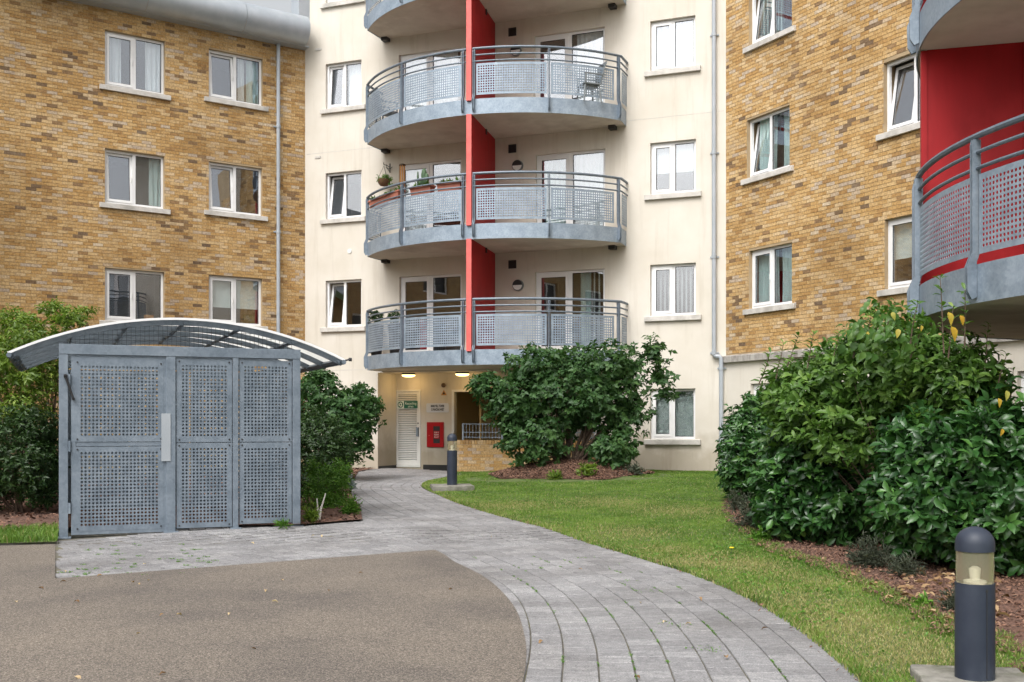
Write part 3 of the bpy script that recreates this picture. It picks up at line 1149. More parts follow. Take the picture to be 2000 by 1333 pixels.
m.build('plinth_strip', M['black'], wing_c)
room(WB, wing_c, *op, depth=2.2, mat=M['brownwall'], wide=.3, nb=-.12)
m = MB(WB.P)
m.box(op[0] - .07, op[0] + .0, -.02, .035, .12, op[3] + .06)
m.box(op[0], op[1], -.02, .035, op[3], op[3] + .06)
m.build('door_frame', M['white'], wing_c)
m = MB(WB.P)
m.box(op[0] + .45, op[0] + .50, -.6, -.55, .15, op[3])
m.build('lobby_post', M['brownwall'], wing_c)
# louvred recycling door
m = MB(WB.P)
ring(m, dr[0] + .002, dr[1] - .002, dr[2], dr[3] - .002, .045, -.09, .02)
frame = m.build('door_frame', M['white'], wing_c)
m = MB(WB.P)
d0, d1, e0, e1 = dr[0] + .05, dr[1] - .05, dr[2] + .05, dr[3] - .05
ring(m, d0, d1, e0, e1, .075, -.06, -.012, wb=.11)
door = m.build('door', M['white'], wing_c)
m = MB(WB.P)
m.box(d0 + .07, d1 - .07, -.058, -.052, e0 + .1, e1 - .07)
m.build('backing', M['plastic'], door)
z = e0 + .115
slat = None
while z < e1 - .09:
    if slat is None:
        mm = MB()
        w_ = (d1 - d0 - .152) / 2
        mm.add([(-w_, -.05, .010), (w_, -.05, .010), (w_, -.05, .024), (-w_, -.05, .024), (-w_, -.012, -.010), (w_, -.012, -.010), (w_, -.016, -.002), (-w_, -.016, -.002)],
               [(0, 1, 2, 3), (4, 5, 6, 7), (0, 1, 5, 4), (2, 3, 7, 6), (3, 0, 4, 7), (1, 2, 6, 5)])
        slat = bpy.data.meshes.new('louvre_slat')
        slat.from_pydata(mm.v, [], mm.f)
        slat.materials.append(M['white'])
    rot = Matrix(((WB.d[0], WB.n[0], 0, 0), (WB.d[1], WB.n[1], 0, 0), (0, 0, 1, 0), (0, 0, 0, 1)))
    inst('louvre_slat', slat, door, Matrix.Translation(WB.P((d0 + d1) / 2, 0, z)) @ rot)
    z += .047
m = MB(WB.P)
zc = WB.z(818, 844)
m.box(d1 - .085, d1 - .01, -.012, .012, zc - .12, zc + .12)
m.box(d1 - .03, d1 - .012, .012, .05, zc - .12, zc + .11)
m.build('handle', M['galvlight'], door)
m = MB(WB.P)
zc = WB.z(818, 827)
m.tube([(d1 - .035, -.012, zc), (d1 - .035, .004, zc)], .016, 12)
m.build('lock', M['black'], door)

# ------------------------------------------------------------------ writing
def text(body, W, a, b, c, h, mat, parent, name='lettering', width=None, squeeze=1.0, bold=.0):
    cu = bpy.data.curves.new('lettering', 'FONT')
    cu.body = body
    cu.align_x = 'CENTER'
    cu.align_y = 'CENTER'
    cu.extrude = .0015
    cu.size = h
    cu.offset = h * bold
    cu.space_character = squeeze
    t = bpy.data.objects.new('tmp_text', cu)
    COL.objects.link(t)
    dg = bpy.context.evaluated_depsgraph_get()
    me = bpy.data.meshes.new_from_object(t.evaluated_get(dg))
    bpy.data.objects.remove(t)
    vs = [v.co.copy() for v in me.vertices]
    k = 1.0
    if width:
        xs = [v.x for v in vs]
        k = width / (max(xs) - min(xs))
    og = origin(parent)
    for v, q in zip(me.vertices, vs):
        p = W.P(a + q.x * k, b + q.z, c + q.y)
        v.co = (p[0] - og[0], p[1] - og[1], p[2] - og[2])
    me.materials.clear()
    me.materials.append(mat)
    me.name = name
    o = bpy.data.objects.new(name, me)
    COL.objects.link(o)
    o.parent = parent
    return o

def rrect(a0, a1, c0, c1, r, k=4):
    pts = []
    for cx_, cy_, s in ((a1 - r, c1 - r, 0), (a0 + r, c1 - r, 90), (a0 + r, c0 + r, 180), (a1 - r, c0 + r, 270)):
        for i in range(k + 1):
            t = R(s + 90 * i / k)
            pts.append((cx_ + r * math.cos(t), cy_ + r * math.sin(t)))
    return pts

# green recycling sign on the louvred door
a0, a1 = WB.hit(775.5), WB.hit(816.5)
c0, c1 = WB.z(796, 798.5), WB.z(796, 783)
sg = root('sign', WB.P(a0, 0, c0), 'green and white sign with a recycling symbol on the louvred door', 'sign')
m = MB(WB.P)
m.box(a0, a1, -.008, .004, c0, c1)
m.build('sign_board', M['mint'], sg)
m = MB(WB.P)
am = a0 + (a1 - a0) * .335
m.box(am, a1 - .012, .004, .0065, c0 + .008, c1 - .008)
m.build('green_field', M['green'], sg)
cc, rr = (a0 + (am - a0) * .5, (c0 + c1) / 2), .082
m = MB(WB.P)
pts = [(cc[0] + rr * math.cos(R(15 * k)), cc[1] + rr * math.sin(R(15 * k))) for k in range(24)]
m.plate(pts, .004, .0065)
m.build('green_disc', M['green'], sg)
for k in range(3):                              # three chasing arrows round a triangle
    m = MB(WB.P)
    t = R(90 + 120 * k)
    def rt(x, y):
        return (cc[0] + x * math.cos(t) - y * math.sin(t), cc[1] + x * math.sin(t) + y * math.cos(t))
    m.plate([rt(.056, -.020), rt(.062, .012), rt(.040, .014), rt(.022, .046), rt(.000, .034), rt(.030, -.012)], .0065, .009)
    m.plate([rt(.034, .064), rt(-.012, .052), rt(.012, .012)], .0065, .009)
    m.build('chasing_arrow', M['mint'], sg)
text('Recycling', WB, (am + a1 - .012) / 2, .0068, c0 + (c1 - c0) * .64, .095, M['mint'], sg, width=.33)
text('area', WB, (am + a1 - .012) / 2, .0068, c0 + (c1 - c0) * .27, .085, M['mint'], sg, width=.16)

# white address sign
a0, a1 = WB.hit(833), WB.hit(877)
c0, c1 = WB.z(855, 806), WB.z(855, 788)
sg = root('sign', WB.P(a0, 0, c0), 'white rounded address sign with two lines of dark capitals above the red cabinet', 'sign')
m = MB(WB.P)
m.plate(rrect(a0, a1, c0, c1, .035), .001, .012)
m.build('sign_board', M['signwhite'], sg)
am = (a0 + a1) / 2
text('MARK BELL TOWER', WB, am, .0125, c0 + (c1 - c0) * .68, .085, M['ink'], sg, width=.385, bold=.035)
text('12 PANCRAS WEST', WB, am, .0125, c0 + (c1 - c0) * .30, .085, M['ink'], sg, width=.37, bold=.035)

# red dry-riser cabinet
a0, a1 = WB.hit(835), WB.hit(867.5)
c0, c1 = WB.z(855, 874), WB.z(855, 825)
cab = root('cabinet', WB.P(a0, 0, c0), 'red fire cabinet with a dark window on the cream entrance wall', 'fire cabinet')
m = MB(WB.P)
m.box(a0, a1, .001, .05, c0, c1)
m.build('box', M['firered'], cab, bevel=.006)
m = MB(WB.P)
m.box(a0 + .025, a1 - .025, .05, .058, c0 + .025, c1 - .025)
m.build('door', M['firered'], cab, bevel=.003)
wa0, wa1 = a0 + (a1 - a0) * .41, a0 + (a1 - a0) * .80
m = MB(WB.P)
m.box(wa0, wa1, .058, .061, c0 + (c1 - c0) * .16, c0 + (c1 - c0) * .84)
m.build('window', M['black'], cab)
zc = (c0 + c1) / 2
m = MB(WB.P)
m.box(wa0 + .015, wa1 - .015, .061, .0625, zc - .10, zc + .095)
m.build('label_plate', M['firered'], cab)
for k, t_ in enumerate(('DRY', 'RISER', 'INLET')):
    text(t_, WB, (wa0 + wa1) / 2, .063, zc + .055 - k * .058, .05, M['mint'], cab, width=.13)
m = MB(WB.P)
m.tube([(a0 + .075, .058, zc - .02), (a0 + .075, .066, zc - .02)], .014, 10)
m.build('lock', M['pinkred'], cab)

# alarm sounder with its warning triangle
a, z = WB.hit(867), WB.z(867, 753)
al = root('alarm', WB.P(a, 0, z), 'small dark alarm sounder above a triangular warning sticker by the entrance', 'alarm')
m = MB(WB.P)
m.tube([(a, .001, z), (a, .05, z), (a, .075, z)], [.055, .055, .03], 14)
m.build('sounder', M['bark'], al, smooth=True)
zt = WB.z(867, 768)
m = MB(WB.P)
m.plate([(a - .085, zt - .06), (a + .085, zt - .06), (a, zt + .085)], .001, .004)
m.build('warning_triangle', M['bamboo'], al)
m = MB(WB.P)
m.plate([(a - .04, zt - .035), (a + .04, zt - .035), (a, zt + .035)], .004, .006)
m.build('triangle_mark', M['black'], al)

# lit bulkhead lamps under the recess ceiling
for x, y, nn, lb in ((798, 735, -.55, 'lit oval ceiling lamp over the louvred recycling door'), (903, 734, -.50, 'lit oval ceiling lamp over the dark entrance opening')):
    W2 = WC.off(nn)
    a = W2.hit(x)
    lp = root('ceiling_lamp', W2.P(a, 0, 2.578), lb, 'ceiling lamp', 'lit lamps at the entrance')
    m = MB(lambda p, q, r_, a=a, W2=W2: W2.P(a + p, q, 2.578 + r_))
    prof2 = [(.175, 0), (.175, -.035), (.17, -.04)]
    m.lathe((0, 0, 0), [(.165, 0), (.175, -.01), (.175, -.045)], 28)
    m.build('base', M['black'], lp, smooth=True)
    m = MB(lambda p, q, r_, a=a, W2=W2: W2.P(a + p, q, 2.578 + r_))
    m.lathe((0, 0, 0), [(.172, -.0455), (.168, -.07), (.14, -.092), (.08, -.104), (.01, -.107)], 28)
    m.build('lamp_glass', M['lampwarm'], lp, smooth=True)
    ld = bpy.data.lights.new('lamp_light', 'POINT')
    ld.energy, ld.color, ld.shadow_soft_size = 2.2, (1.0, .66, .26), .12
    lo_ = bpy.data.objects.new('lamp_light', ld)
    COL.objects.link(lo_)
    lo_.parent = lp
    lo_.location = (0, 0, -.24)

# low brick wall and bike rail in front of the dark opening
WQ = WC.off(.55)
q0, q1 = WQ.hit(889), WQ.hit(1195)
qz = WQ.z(895, 860)
lowwall = root('low_wall', WQ.P((q0 + q1) / 2, 0, .1), 'low yellow brick wall beside the far bollard, partly behind the lilac bush', 'wall')
m = MB(WQ.P)
m.box(q0, q1, -.215, 0, -.2, qz - .10)
core = m.build('core', M['mortar'], lowwall)
n_c = int((qz - .11 + .02) / .075)
for j in range(n_c):
    zc = qz - .115 - .075 * j - .0325
    k0 = .1125 if j % 2 else 0
    a = q0 + k0
    while a + .215 < q1:
        t_ = random.random()
        rot = Matrix(((WQ.d[0], WQ.n[0], 0, 0), (WQ.d[1], WQ.n[1], 0, 0), (0, 0, 1, 0), (0, 0, 0, 1)))
        if zc > -.05:
            inst('brick', random.choice(brick_lib[5:]), core, Matrix.Translation(WQ.P(a + .1075, .004, zc)) @ rot)
        a += .225
cop = None
a = q0 - .01
while a < q1:
    mm = MB()
    if cop is None:
        cop = []
        for tn in (.2, .4, .55, .7, .85):
            mm = MB()
            mm.box(0, .065, -.225, .014, 0, .10)
            me = bpy.data.meshes.new('coping_brick')
            me.from_pydata(mm.v, [], mm.f)
            at_ = me.attributes.new('tone', 'FLOAT', 'POINT')
            at_.data.foreach_set('value', np.full(8, tn, np.float32))
            me.materials.append(M['brick'])
            cop.append(me)
    inst('coping_brick', random.choice(cop), lowwall, Matrix.Translation(WQ.P(a, 0, qz - .10)) @ rot)
    a += .075
rl = root('railing', WQ.P((q0 + q1) / 2, -.1, qz), 'grey metal railing with thin upright bars standing on the low brick wall', 'railing')
rt_ = WQ.z(905, 827)
p0, p1 = WQ.hit(901), WQ.hit(978)
m = MB(WQ.P)
m.box(p0 - .02, p0 + .02, -.13, -.09, qz, rt_)
m.build('post', M['galvlight'], rl)
m = MB(WQ.P)
m.box(p1 - .025, p1 + .025, -.13, -.08, qz - .12, rt_ + .02)
m.build('post', M['galv'], rl)
for zz in (qz + .07, qz + .19, rt_ - .02):
    m = MB(WQ.P)
    m.box(p0 + .02, q1 - .3, -.118, -.102, zz - .008, zz + .008)
    m.build('rail', M['galvlight'], rl)
a = p0 + .085
while a < q1 - .3:
    m = MB(WQ.P)
    m.box(a - .006, a + .006, -.116, -.104, qz + .03, rt_)
    m.build('bar', M['galv'], rl)
    a += .085

# ------------------------------------------------------------------ curved balconies
def perf_grid(pt, na, nb, hole, th, a_edge, b_edge, k=8):
    """sheet pt(u,v,w) in metres; na x nb cells inside plain margins; k-sided holes; returns verts, quads"""
    V, Q = [], []
    cu, cv = a_edge[1], b_edge[1]
    for i in range(na):
        for j in range(nb):
            u, v = a_edge[0] + (i + .5) * cu, b_edge[0] + (j + .5) * cv
            o = len(V)
            sq = [(-1, -1), (0, -1), (1, -1), (1, 0), (1, 1), (0, 1), (-1, 1), (-1, 0)]
            for w in (0, -th):
                for x, y in sq:
                    V.append(pt(u + x * cu / 2, v + y * cv / 2, w))
                for x, y in sq:
                    L = math.hypot(x, y)
                    V.append(pt(u + x / L * hole, v + y / L * hole, w))
            for t in range(8):
                t2 = (t + 1) % 8
                Q.append((o + t, o + t2, o + 8 + t2, o + 8 + t))
                Q.append((o + 16 + t2, o + 16 + t, o + 24 + t, o + 24 + t2))
                Q.append((o + 8 + t, o + 8 + t2, o + 24 + t2, o + 24 + t))
    return V, Q

def perf_panel(pt, w, h, pitch, hole, th, margin, name, mat, parent, strips=12):
    na, nb = int((w - 2 * margin) / pitch), int((h - 2 * margin) / pitch)
    mu, mv = (w - na * pitch) / 2, (h - nb * pitch) / 2
    V, Q = perf_grid(pt, na, nb, hole, th, (mu, pitch), (mv, pitch))
    def strip(u0, u1, v0, v1, n):
        for i in range(n):
            x0, x1 = u0 + (u1 - u0) * i / n, u0 + (u1 - u0) * (i + 1) / n
            o = len(V)
            V.extend([pt(x0, v0, 0), pt(x1, v0, 0), pt(x1, v1, 0), pt(x0, v1, 0), pt(x0, v0, -th), pt(x1, v0, -th), pt(x1, v1, -th), pt(x0, v1, -th)])
            Q.extend([(o, o + 1, o + 2, o + 3), (o + 7, o + 6, o + 5, o + 4), (o, o + 4, o + 5, o + 1), (o + 3, o + 2, o + 6, o + 7)])
            if i == 0: Q.append((o, o + 3, o + 7, o + 4))
            if i == n - 1: Q.append((o + 1, o + 5, o + 6, o + 2))
    strip(0, w, 0, mv, strips)
    strip(0, w, h - mv, h, strips)
    strip(0, mu, mv, h - mv, 1)
    strip(w - mu, w, mv, h - mv, 1)
    return build_np(name, V, Q, mat, parent)

class Arc:
    def __init__(s, c, ax, Rr):
        L = math.hypot(*ax)
        s.c, s.R = c, Rr
        s.ax = (ax[0] / L, ax[1] / L)
        s.bx = (-s.ax[1], s.ax[0])              # right-hand when facing the balcony
    def at(s, phi, r, z):
        return (s.c[0] + r * (math.cos(phi) * s.ax[0] + math.sin(phi) * s.bx[0]), s.c[1] + r * (math.cos(phi) * s.ax[1] + math.sin(phi) * s.bx[1]), z)
    def phi(s, px):                             # where the sight line of a photo column first meets the rim
        k = (px - CX) / F
        A = k * k + 1
        B = -2 * (k * s.c[0] + s.c[1])
        C = s.c[0] ** 2 + s.c[1] ** 2 - s.R ** 2
        D = B * B - 4 * A * C
        y = (-B - math.sqrt(max(D, 0))) / (2 * A)
        x = k * y
        dx, dy = x - s.c[0], y - s.c[1]
        return math.atan2(dx * s.bx[0] + dy * s.bx[1], dx * s.ax[0] + dy * s.ax[1])

def balcony(arc, W, parent, soff, f0, f1, posts, panels, wall_n, fin=None, top=1.46, pitch=.056, hole=.0178, band=BT, returns=(True, True), nseg=40, lower_only=False, label=None):
    def on_wall(phi, inset=.0):                 # foot of the return on the wall
        p = arc.at(phi, arc.R, 0)
        s = (p[0] - W.o[0]) * W.d[0] + (p[1] - W.o[1]) * W.d[1]
        return s
    Rr = arc.R
    phis = [f0 + (f1 - f0) * i / nseg for i in range(nseg + 1)]
    # slab
    m = MB()
    poly = [arc.at(p, Rr - .02, 0)[:2] for p in phis]
    sa, sb = on_wall(f0) + .05, on_wall(f1) - .05
    poly += [W.P(sb, wall_n, 0)[:2], W.P(sa, wall_n, 0)[:2]]
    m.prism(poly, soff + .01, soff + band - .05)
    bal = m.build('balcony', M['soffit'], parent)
    if label: bal['label'] = label
    # galvanised edge band, with returns to the wall
    m = MB()
    outer = [arc.at(p, Rr, 0)[:2] for p in phis]
    inner = [arc.at(p, Rr - .012, 0)[:2] for p in phis]
    def run(pa, pb, z0, z1):
        o = len(m.v)
        n = len(pa)
        for q in (pa, pb):
            m.v += [(p[0], p[1], z0) for p in q] + [(p[0], p[1], z1) for p in q]
        for i in range(n - 1):
            m.f += [(o + i, o + i + 1, o + n + i + 1, o + n + i), (o + 2 * n + i, o + 3 * n + i, o + 3 * n + i + 1, o + 2 * n + i + 1),
                    (o + n + i, o + n + i + 1, o + 3 * n + i + 1, o + 3 * n + i), (o + i, o + 2 * n + i, o + 2 * n + i + 1, o + i + 1)]
    run(outer, inner, soff, soff + band)
    for f, sg_, use in ((f0, 1, returns[0]), (f1, -1, returns[1])):
        if not use: continue
        e = arc.at(f, Rr, 0)[:2]
        wpt = W.P(on_wall(f) + sg_ * .02, wall_n, 0)[:2]
        run([e, wpt], [(e[0] + W.d[0] * sg_ * .012, e[1] + W.d[1] * sg_ * .012), (wpt[0] + W.d[0] * sg_ * .012, wpt[1] + W.d[1] * sg_ * .012)], soff, soff + band)
    o = m.build('edge_band', M['galvlight'], bal, smooth=True)
    # rails
    gap = 0 if fin is None else .035
    spans = [(f0, f1)] if fin is None else [(f0, fin - gap / Rr * 2.2), (fin + gap / Rr * 2.2, f1)]
    for zz, rr, nm in ((top, .030, 'handrail'), (top - .145, .0185, 'rail'), (top - .285, .0185, 'rail')):
        for a, b_ in spans:
            m = MB()
            n = max(4, int(abs(b_ - a) * 18))
            m.tube([arc.at(a + (b_ - a) * i / n, Rr + .0, soff + zz) for i in range(n + 1)], rr, 8)
            m.build(nm, M['galvdark'], bal, smooth=True)
        for f, use in ((f0, returns[0]), (f1, returns[1])):
            if not use: continue
            m = MB()
            e = arc.at(f, Rr, soff + zz)
            w0 = W.P(on_wall(f), wall_n, soff + zz)
            m.tube([e, w0], rr, 8)
            m.build(nm, M['galvdark'], bal, smooth=True)
    # posts: paired flat plates with a tapering foot bolted to the band
    for ph in posts:
        t = (-math.sin(ph), math.cos(ph))
        def mp(a, b, c, ph=ph):
            p = arc.at(ph, Rr + b, 0)
            tx = (-math.sin(ph) * arc.ax[0] + math.cos(ph) * arc.bx[0], -math.sin(ph) * arc.ax[1] + math.cos(ph) * arc.bx[1])
            return (p[0] + tx[0] * a, p[1] + tx[1] * a, soff + c)
        m = MB(mp)
        side = [(-.035, top - .03), (.035, top - .03), (.045, top - .08), (.045, .44), (.095, .32), (.09, .10), (.05, .03), (.004, .05), (.004, .36), (-.035, .46)]
        for a0 in (-.022, .012):
            n = len(side)
            m.add([(a0, p[0], p[1]) for p in side] + [(a0 + .010, p[0], p[1]) for p in side],
                  [tuple(range(n)), tuple(range(2 * n - 1, n - 1, -1))] + [(i, n + i, n + (i + 1) % n, (i + 1) % n) for i in range(n)])
        po = m.build('post', M['galv'], bal)
    # perforated infill panels
    for a, b_ in panels:
        def pt(u, v, w, a=a, b_=b_):
            return arc.at(a + u / Rr, Rr + w, soff + .425 + v)
        w_ = (b_ - a) * Rr
        perf_panel(pt, w_, .70, pitch, hole, .004, .03, 'perforated_panel', M['galvlight'], bal, strips=max(4, int(w_ * 8)))
    for f, sg_, use in ((f0, 1, returns[0]), (f1, -1, returns[1])):
        if not use: continue
        e = arc.at(f, Rr, 0)
        wpt = W.P(on_wall(f), wall_n, 0)
        L = math.hypot(e[0] - wpt[0], e[1] - wpt[1])
        if L < .15: continue
        dx, dy = (wpt[0] - e[0]) / L, (wpt[1] - e[1]) / L
        def pt(u, v, w, e=e, dx=dx, dy=dy):
            return (e[0] + dx * (u + .04) - dy * w, e[1] + dy * (u + .04) + dx * w, soff + .425 + v)
        perf_panel(pt, L - .08, .70, pitch, hole, .004, .03, 'perforated_panel', M['galvlight'], bal, strips=1)
    return bal

WCd = WC
ac = (WC.P(4.2457, -1.798, 0)[0], WC.P(4.2457, -1.798, 0)[1])
axv = (.0389 * WC.d[0] + .9992 * WC.n[0], .0389 * WC.d[1] + .9992 * WC.n[1])
ARC = Arc(ac, axv, 4.025)
f0, f1 = -R(52.95), R(52.95)
pf = [ARC.phi(x) for x in (786, 905, 926, 1072)]
finphi = ARC.phi(917)
posts = [f0 + .01, *pf, f1 - .02]
panels = [(f0 + .03, pf[0] - .012), (pf[0] + .012, pf[1] - .012), (pf[2] + .012, pf[3] - .012), (pf[3] + .012, f1 - .05)]
blabels = ['lowest curved balcony, over the lit entrance', 'curved balcony with terracotta planters on its rail', 'curved balcony with a dark garden chair behind its panel', 'topmost curved balcony, cut by the top of the picture']
BAL = []
for sf, lb in zip(SOFF, blabels):
    BAL.append(balcony(ARC, WC, wing_c, sf, f0, f1, posts, panels, .003, fin=finphi, returns=(True, True), label=lb))
# drain boxes under the slab ends
for sf in SOFF[1:]:
    for x in (757, 1199):
        a = WC.hit(x)
        m = MB(WC.P)
        m.box(a - .08, a + .08, .01, .20, sf - .075, sf + .006)
        m.build('drain_box', M['black'], wing_c)
# red dividers between the flats
fs = [(sf + BT - .048, SOFF[i + 1] + .008 if i + 1 < len(SOFF) else CTOP - .5) for i, sf in enumerate(SOFF)]
e = ARC.at(finphi, ARC.R + .035, 0)
# depth direction of the divider: square to the wing
sF = (e[0] - WC.o[0]) * WC.d[0] + (e[1] - WC.o[1]) * WC.d[1]
nF = (e[0] - WC.o[0]) * WC.n[0] + (e[1] - WC.o[1]) * WC.n[1]
FD = Plane(WC.P(WC.hit(968) - .06, 0, 0)[:2], (e[0] - WC.P(WC.hit(968) - .06, 0, 0)[0], e[1] - WC.P(WC.hit(968) - .06, 0, 0)[1]))
FL = math.hypot(e[0] - FD.o[0], e[1] - FD.o[1])     # s runs from the wall to the rim
for z0, z1 in fs:
    m = MB(FD.P)
    m.box(.02, FL - .02, -.05, .05, z0, z1)
    dv = m.build('balcony_divider', M['red'], wing_c)
    m = MB(FD.P)
    m.box(FL - .02, FL + .02, -.058, .058, z0 + .01, z1 - .01)
    m.build('edge_trim', M['pinkred'], dv)
    m = MB(FD.P)
    sgn = 1 if FD.n[0] > 0 else -1
    m.box(.9, .98, sgn * .051, sgn * .075, z1 - .12, z1)
    m.build('bracket', M['black'], dv)

# ------------------------------------------------------------------ the next wing at the right edge, with its own balconies
ARC2 = Arc((8.2, 10.3), (-.964, .266), 4.15)
WN = Plane(ARC2.at(0, 4.15 - 2.3, 0)[:2], (-.266, -.964))
WN.n = (-.964, .266)
wing_n = root('apartment_building', WN.P(2.5, -.2, 0), 'cream wing at the right edge with red screen and round-holed balconies', 'building', 'wings of the apartment block')
SOFN = [2.37, 5.14, 7.9]
nd = [(-2.6, -1.2, SOFN[i] + .36, SOFN[i] + 2.4) for i in (0, 1)] + [(.9, 2.4, SOFN[i] + .36, SOFN[i] + 2.4) for i in (0, 1)]
wall(WN, wing_n, meet(WN, WR) + .02, 6.0, -.3, 12.6, nd, M['render'])
m = MB(WN.P)
m.add([(-7.6, .5, 12.5), (6.2, .5, 12.5), (6.2, .5, 12.85), (-7.6, .5, 12.85), (-7.6, -4, 13.8), (6.2, -4, 13.8)], [(0, 1, 2, 3), (3, 2, 5, 4)])
m.build('roof', M['roofmetal'], wing_n, recalc=False)
for q in nd:
    window(WN, wing_n, *q, sill=False, patio=True, dress=[('drape', .5, 1, 'sheer')])
g0, g1 = -R(52), R(52)
gp_ = [ARC2.phi(1784), ARC2.phi(1905)]
fin2 = ARC2.phi(1792)
g_post = [g0 + .01, fin2 - .03, fin2 + .035, ARC2.phi(1906), fin2 + .035 + 2 * (ARC2.phi(1906) - fin2 - .035), g1 - .02]
g_pan = [(g0 + .03, fin2 - .05), (g_post[2] + .012, g_post[3] - .012), (g_post[3] + .012, g_post[4] - .012), (g_post[4] + .012, g1 - .04)]
nl = ['near curved balcony with round-holed panels above the hedge', 'upper near balcony cut by the top right corner', 'highest balcony of the right edge wing, above the picture']
for sf, lb in zip(SOFN[:2], nl):
    balcony(ARC2, WN, wing_n, sf, g0, g1, g_post, g_pan, .003, fin=fin2, top=1.47, pitch=.047, hole=.0160, returns=(True, True), label=lb)
e = ARC2.at(fin2, ARC2.R - .03, 0)
sF2 = (e[0] - WN.o[0]) * WN.d[0] + (e[1] - WN.o[1]) * WN.d[1]
nF2 = (e[0] - WN.o[0]) * WN.n[0] + (e[1] - WN.o[1]) * WN.n[1]
for i, sf in enumerate(SOFN[:2]):
    z0, z1 = sf + BT - .048, SOFN[i + 1] + .008
    m = MB(WN.P)
    m.box(sF2 - .04, sF2 + .04, .004, nF2 - .06, z0, z1)
    dv = m.build('balcony_divider', M['red'], wing_n)
    m = MB(WN.P)
    m.box(sF2 - .055, sF2 + .055, nF2 - .06, nF2, z0 + .01, z1 - .01)
    m.build('edge_trim', M['red'], dv)
    m = MB(WN.P)
    m.box(sF2 - .07, sF2 + .07, nF2 - 1.05, nF2 - .97, z0 + .01, z1 - .005)
    m.build('upright', M['red'], dv)

# ------------------------------------------------------------------ ground: drive, path, lawn, beds
G = lambda *pts: [gp(*p) for p in pts]
edge_r = G((1900, 1520), (1790, 1430), (1689, 1333), (1646, 1289), (1608, 1251), (1537, 1210), (1475, 1170), (1404, 1137), (1340, 1116), (1280, 1098), (1212, 1080), (1160, 1060), (1100, 1044), (1044, 1026),
           (976, 1008), (904, 986), (858, 968), (832, 957), (823, 949), (836, 941), (858, 936), (892, 929))
edge_r = smooth_line([(2.6, 1.5)] + edge_r, 5)
# paving blocks: courses follow the lawn edge, the forecourt of the shed is laid straight
def resample(line, step):
    P = np.array(line)
    d = np.r_[0, np.cumsum(np.hypot(*np.diff(P, axis=0).T))]
    t = np.arange(0, d[-1], step)
    return np.c_[np.interp(t, d, P[:, 0]), np.interp(t, d, P[:, 1])]
def offset_curve(P, o):
    T = np.gradient(P, axis=0)
    T /= np.linalg.norm(T, axis=1)[:, None] + 1e-9
    N = np.c_[-T[:, 1], T[:, 0]]
    return P + N * o
ER = resample(edge_r, .05)
for it in range(500):
    w_ = np.clip((15.5 - ER[1:-1, 1]) / 3, .02 if it < 60 else 0, 1)[:, None]
    ER[1:-1] += w_ * (.25 * ER[:-2] - .5 * ER[1:-1] + .25 * ER[2:])
edge_r = [tuple(p) for p in ER[::4]] + [tuple(ER[-1])]
left_edge = G((905, 926), (880, 921), (815, 917), (760, 914), (700, 920), (690, 940), (681, 955), (690, 975), (704, 995), (708, 1018), (586, 1022), (115, 1053), (108, 1054), (108, 1131), (400, 1109), (700, 1086), (850, 1075))
drive_c = smooth_line(G((850, 1075), (868, 1084), (888, 1098), (940, 1124), (976, 1152), (1008, 1192), (1024, 1240), (1028, 1280), (1020, 1333), (985, 1420), (900, 1600)), 5)
path_poly = edge_r + left_edge[:-1] + drive_c + [(-.35, 1.5)]

sheet('ground', [(-60, -30), (60, -30), (60, 70), (-60, 70)], lambda x, y: gh(x, y) - .09, M['soil'], 6.0)['kind'] = 'structure'
drive_poly = drive_c[::-1] + G((700, 1086), (400, 1109), (108, 1131), (108, 1063)) + G((-10, 1067)) + [(-9.5, 11.6), (-12, 6), (-12, -4), (-.35, -4), (-.35, 1.5)]
dv = sheet('drive', drive_poly, lambda x, y: gh(x, y) + .004, M['asphalt'], .8, skirt=.05)
dv['kind'] = 'structure'
path = sheet('path', path_poly, lambda x, y: gh(x, y) - .011, M['joint'], .5, skirt=.04)
path['kind'] = 'structure'

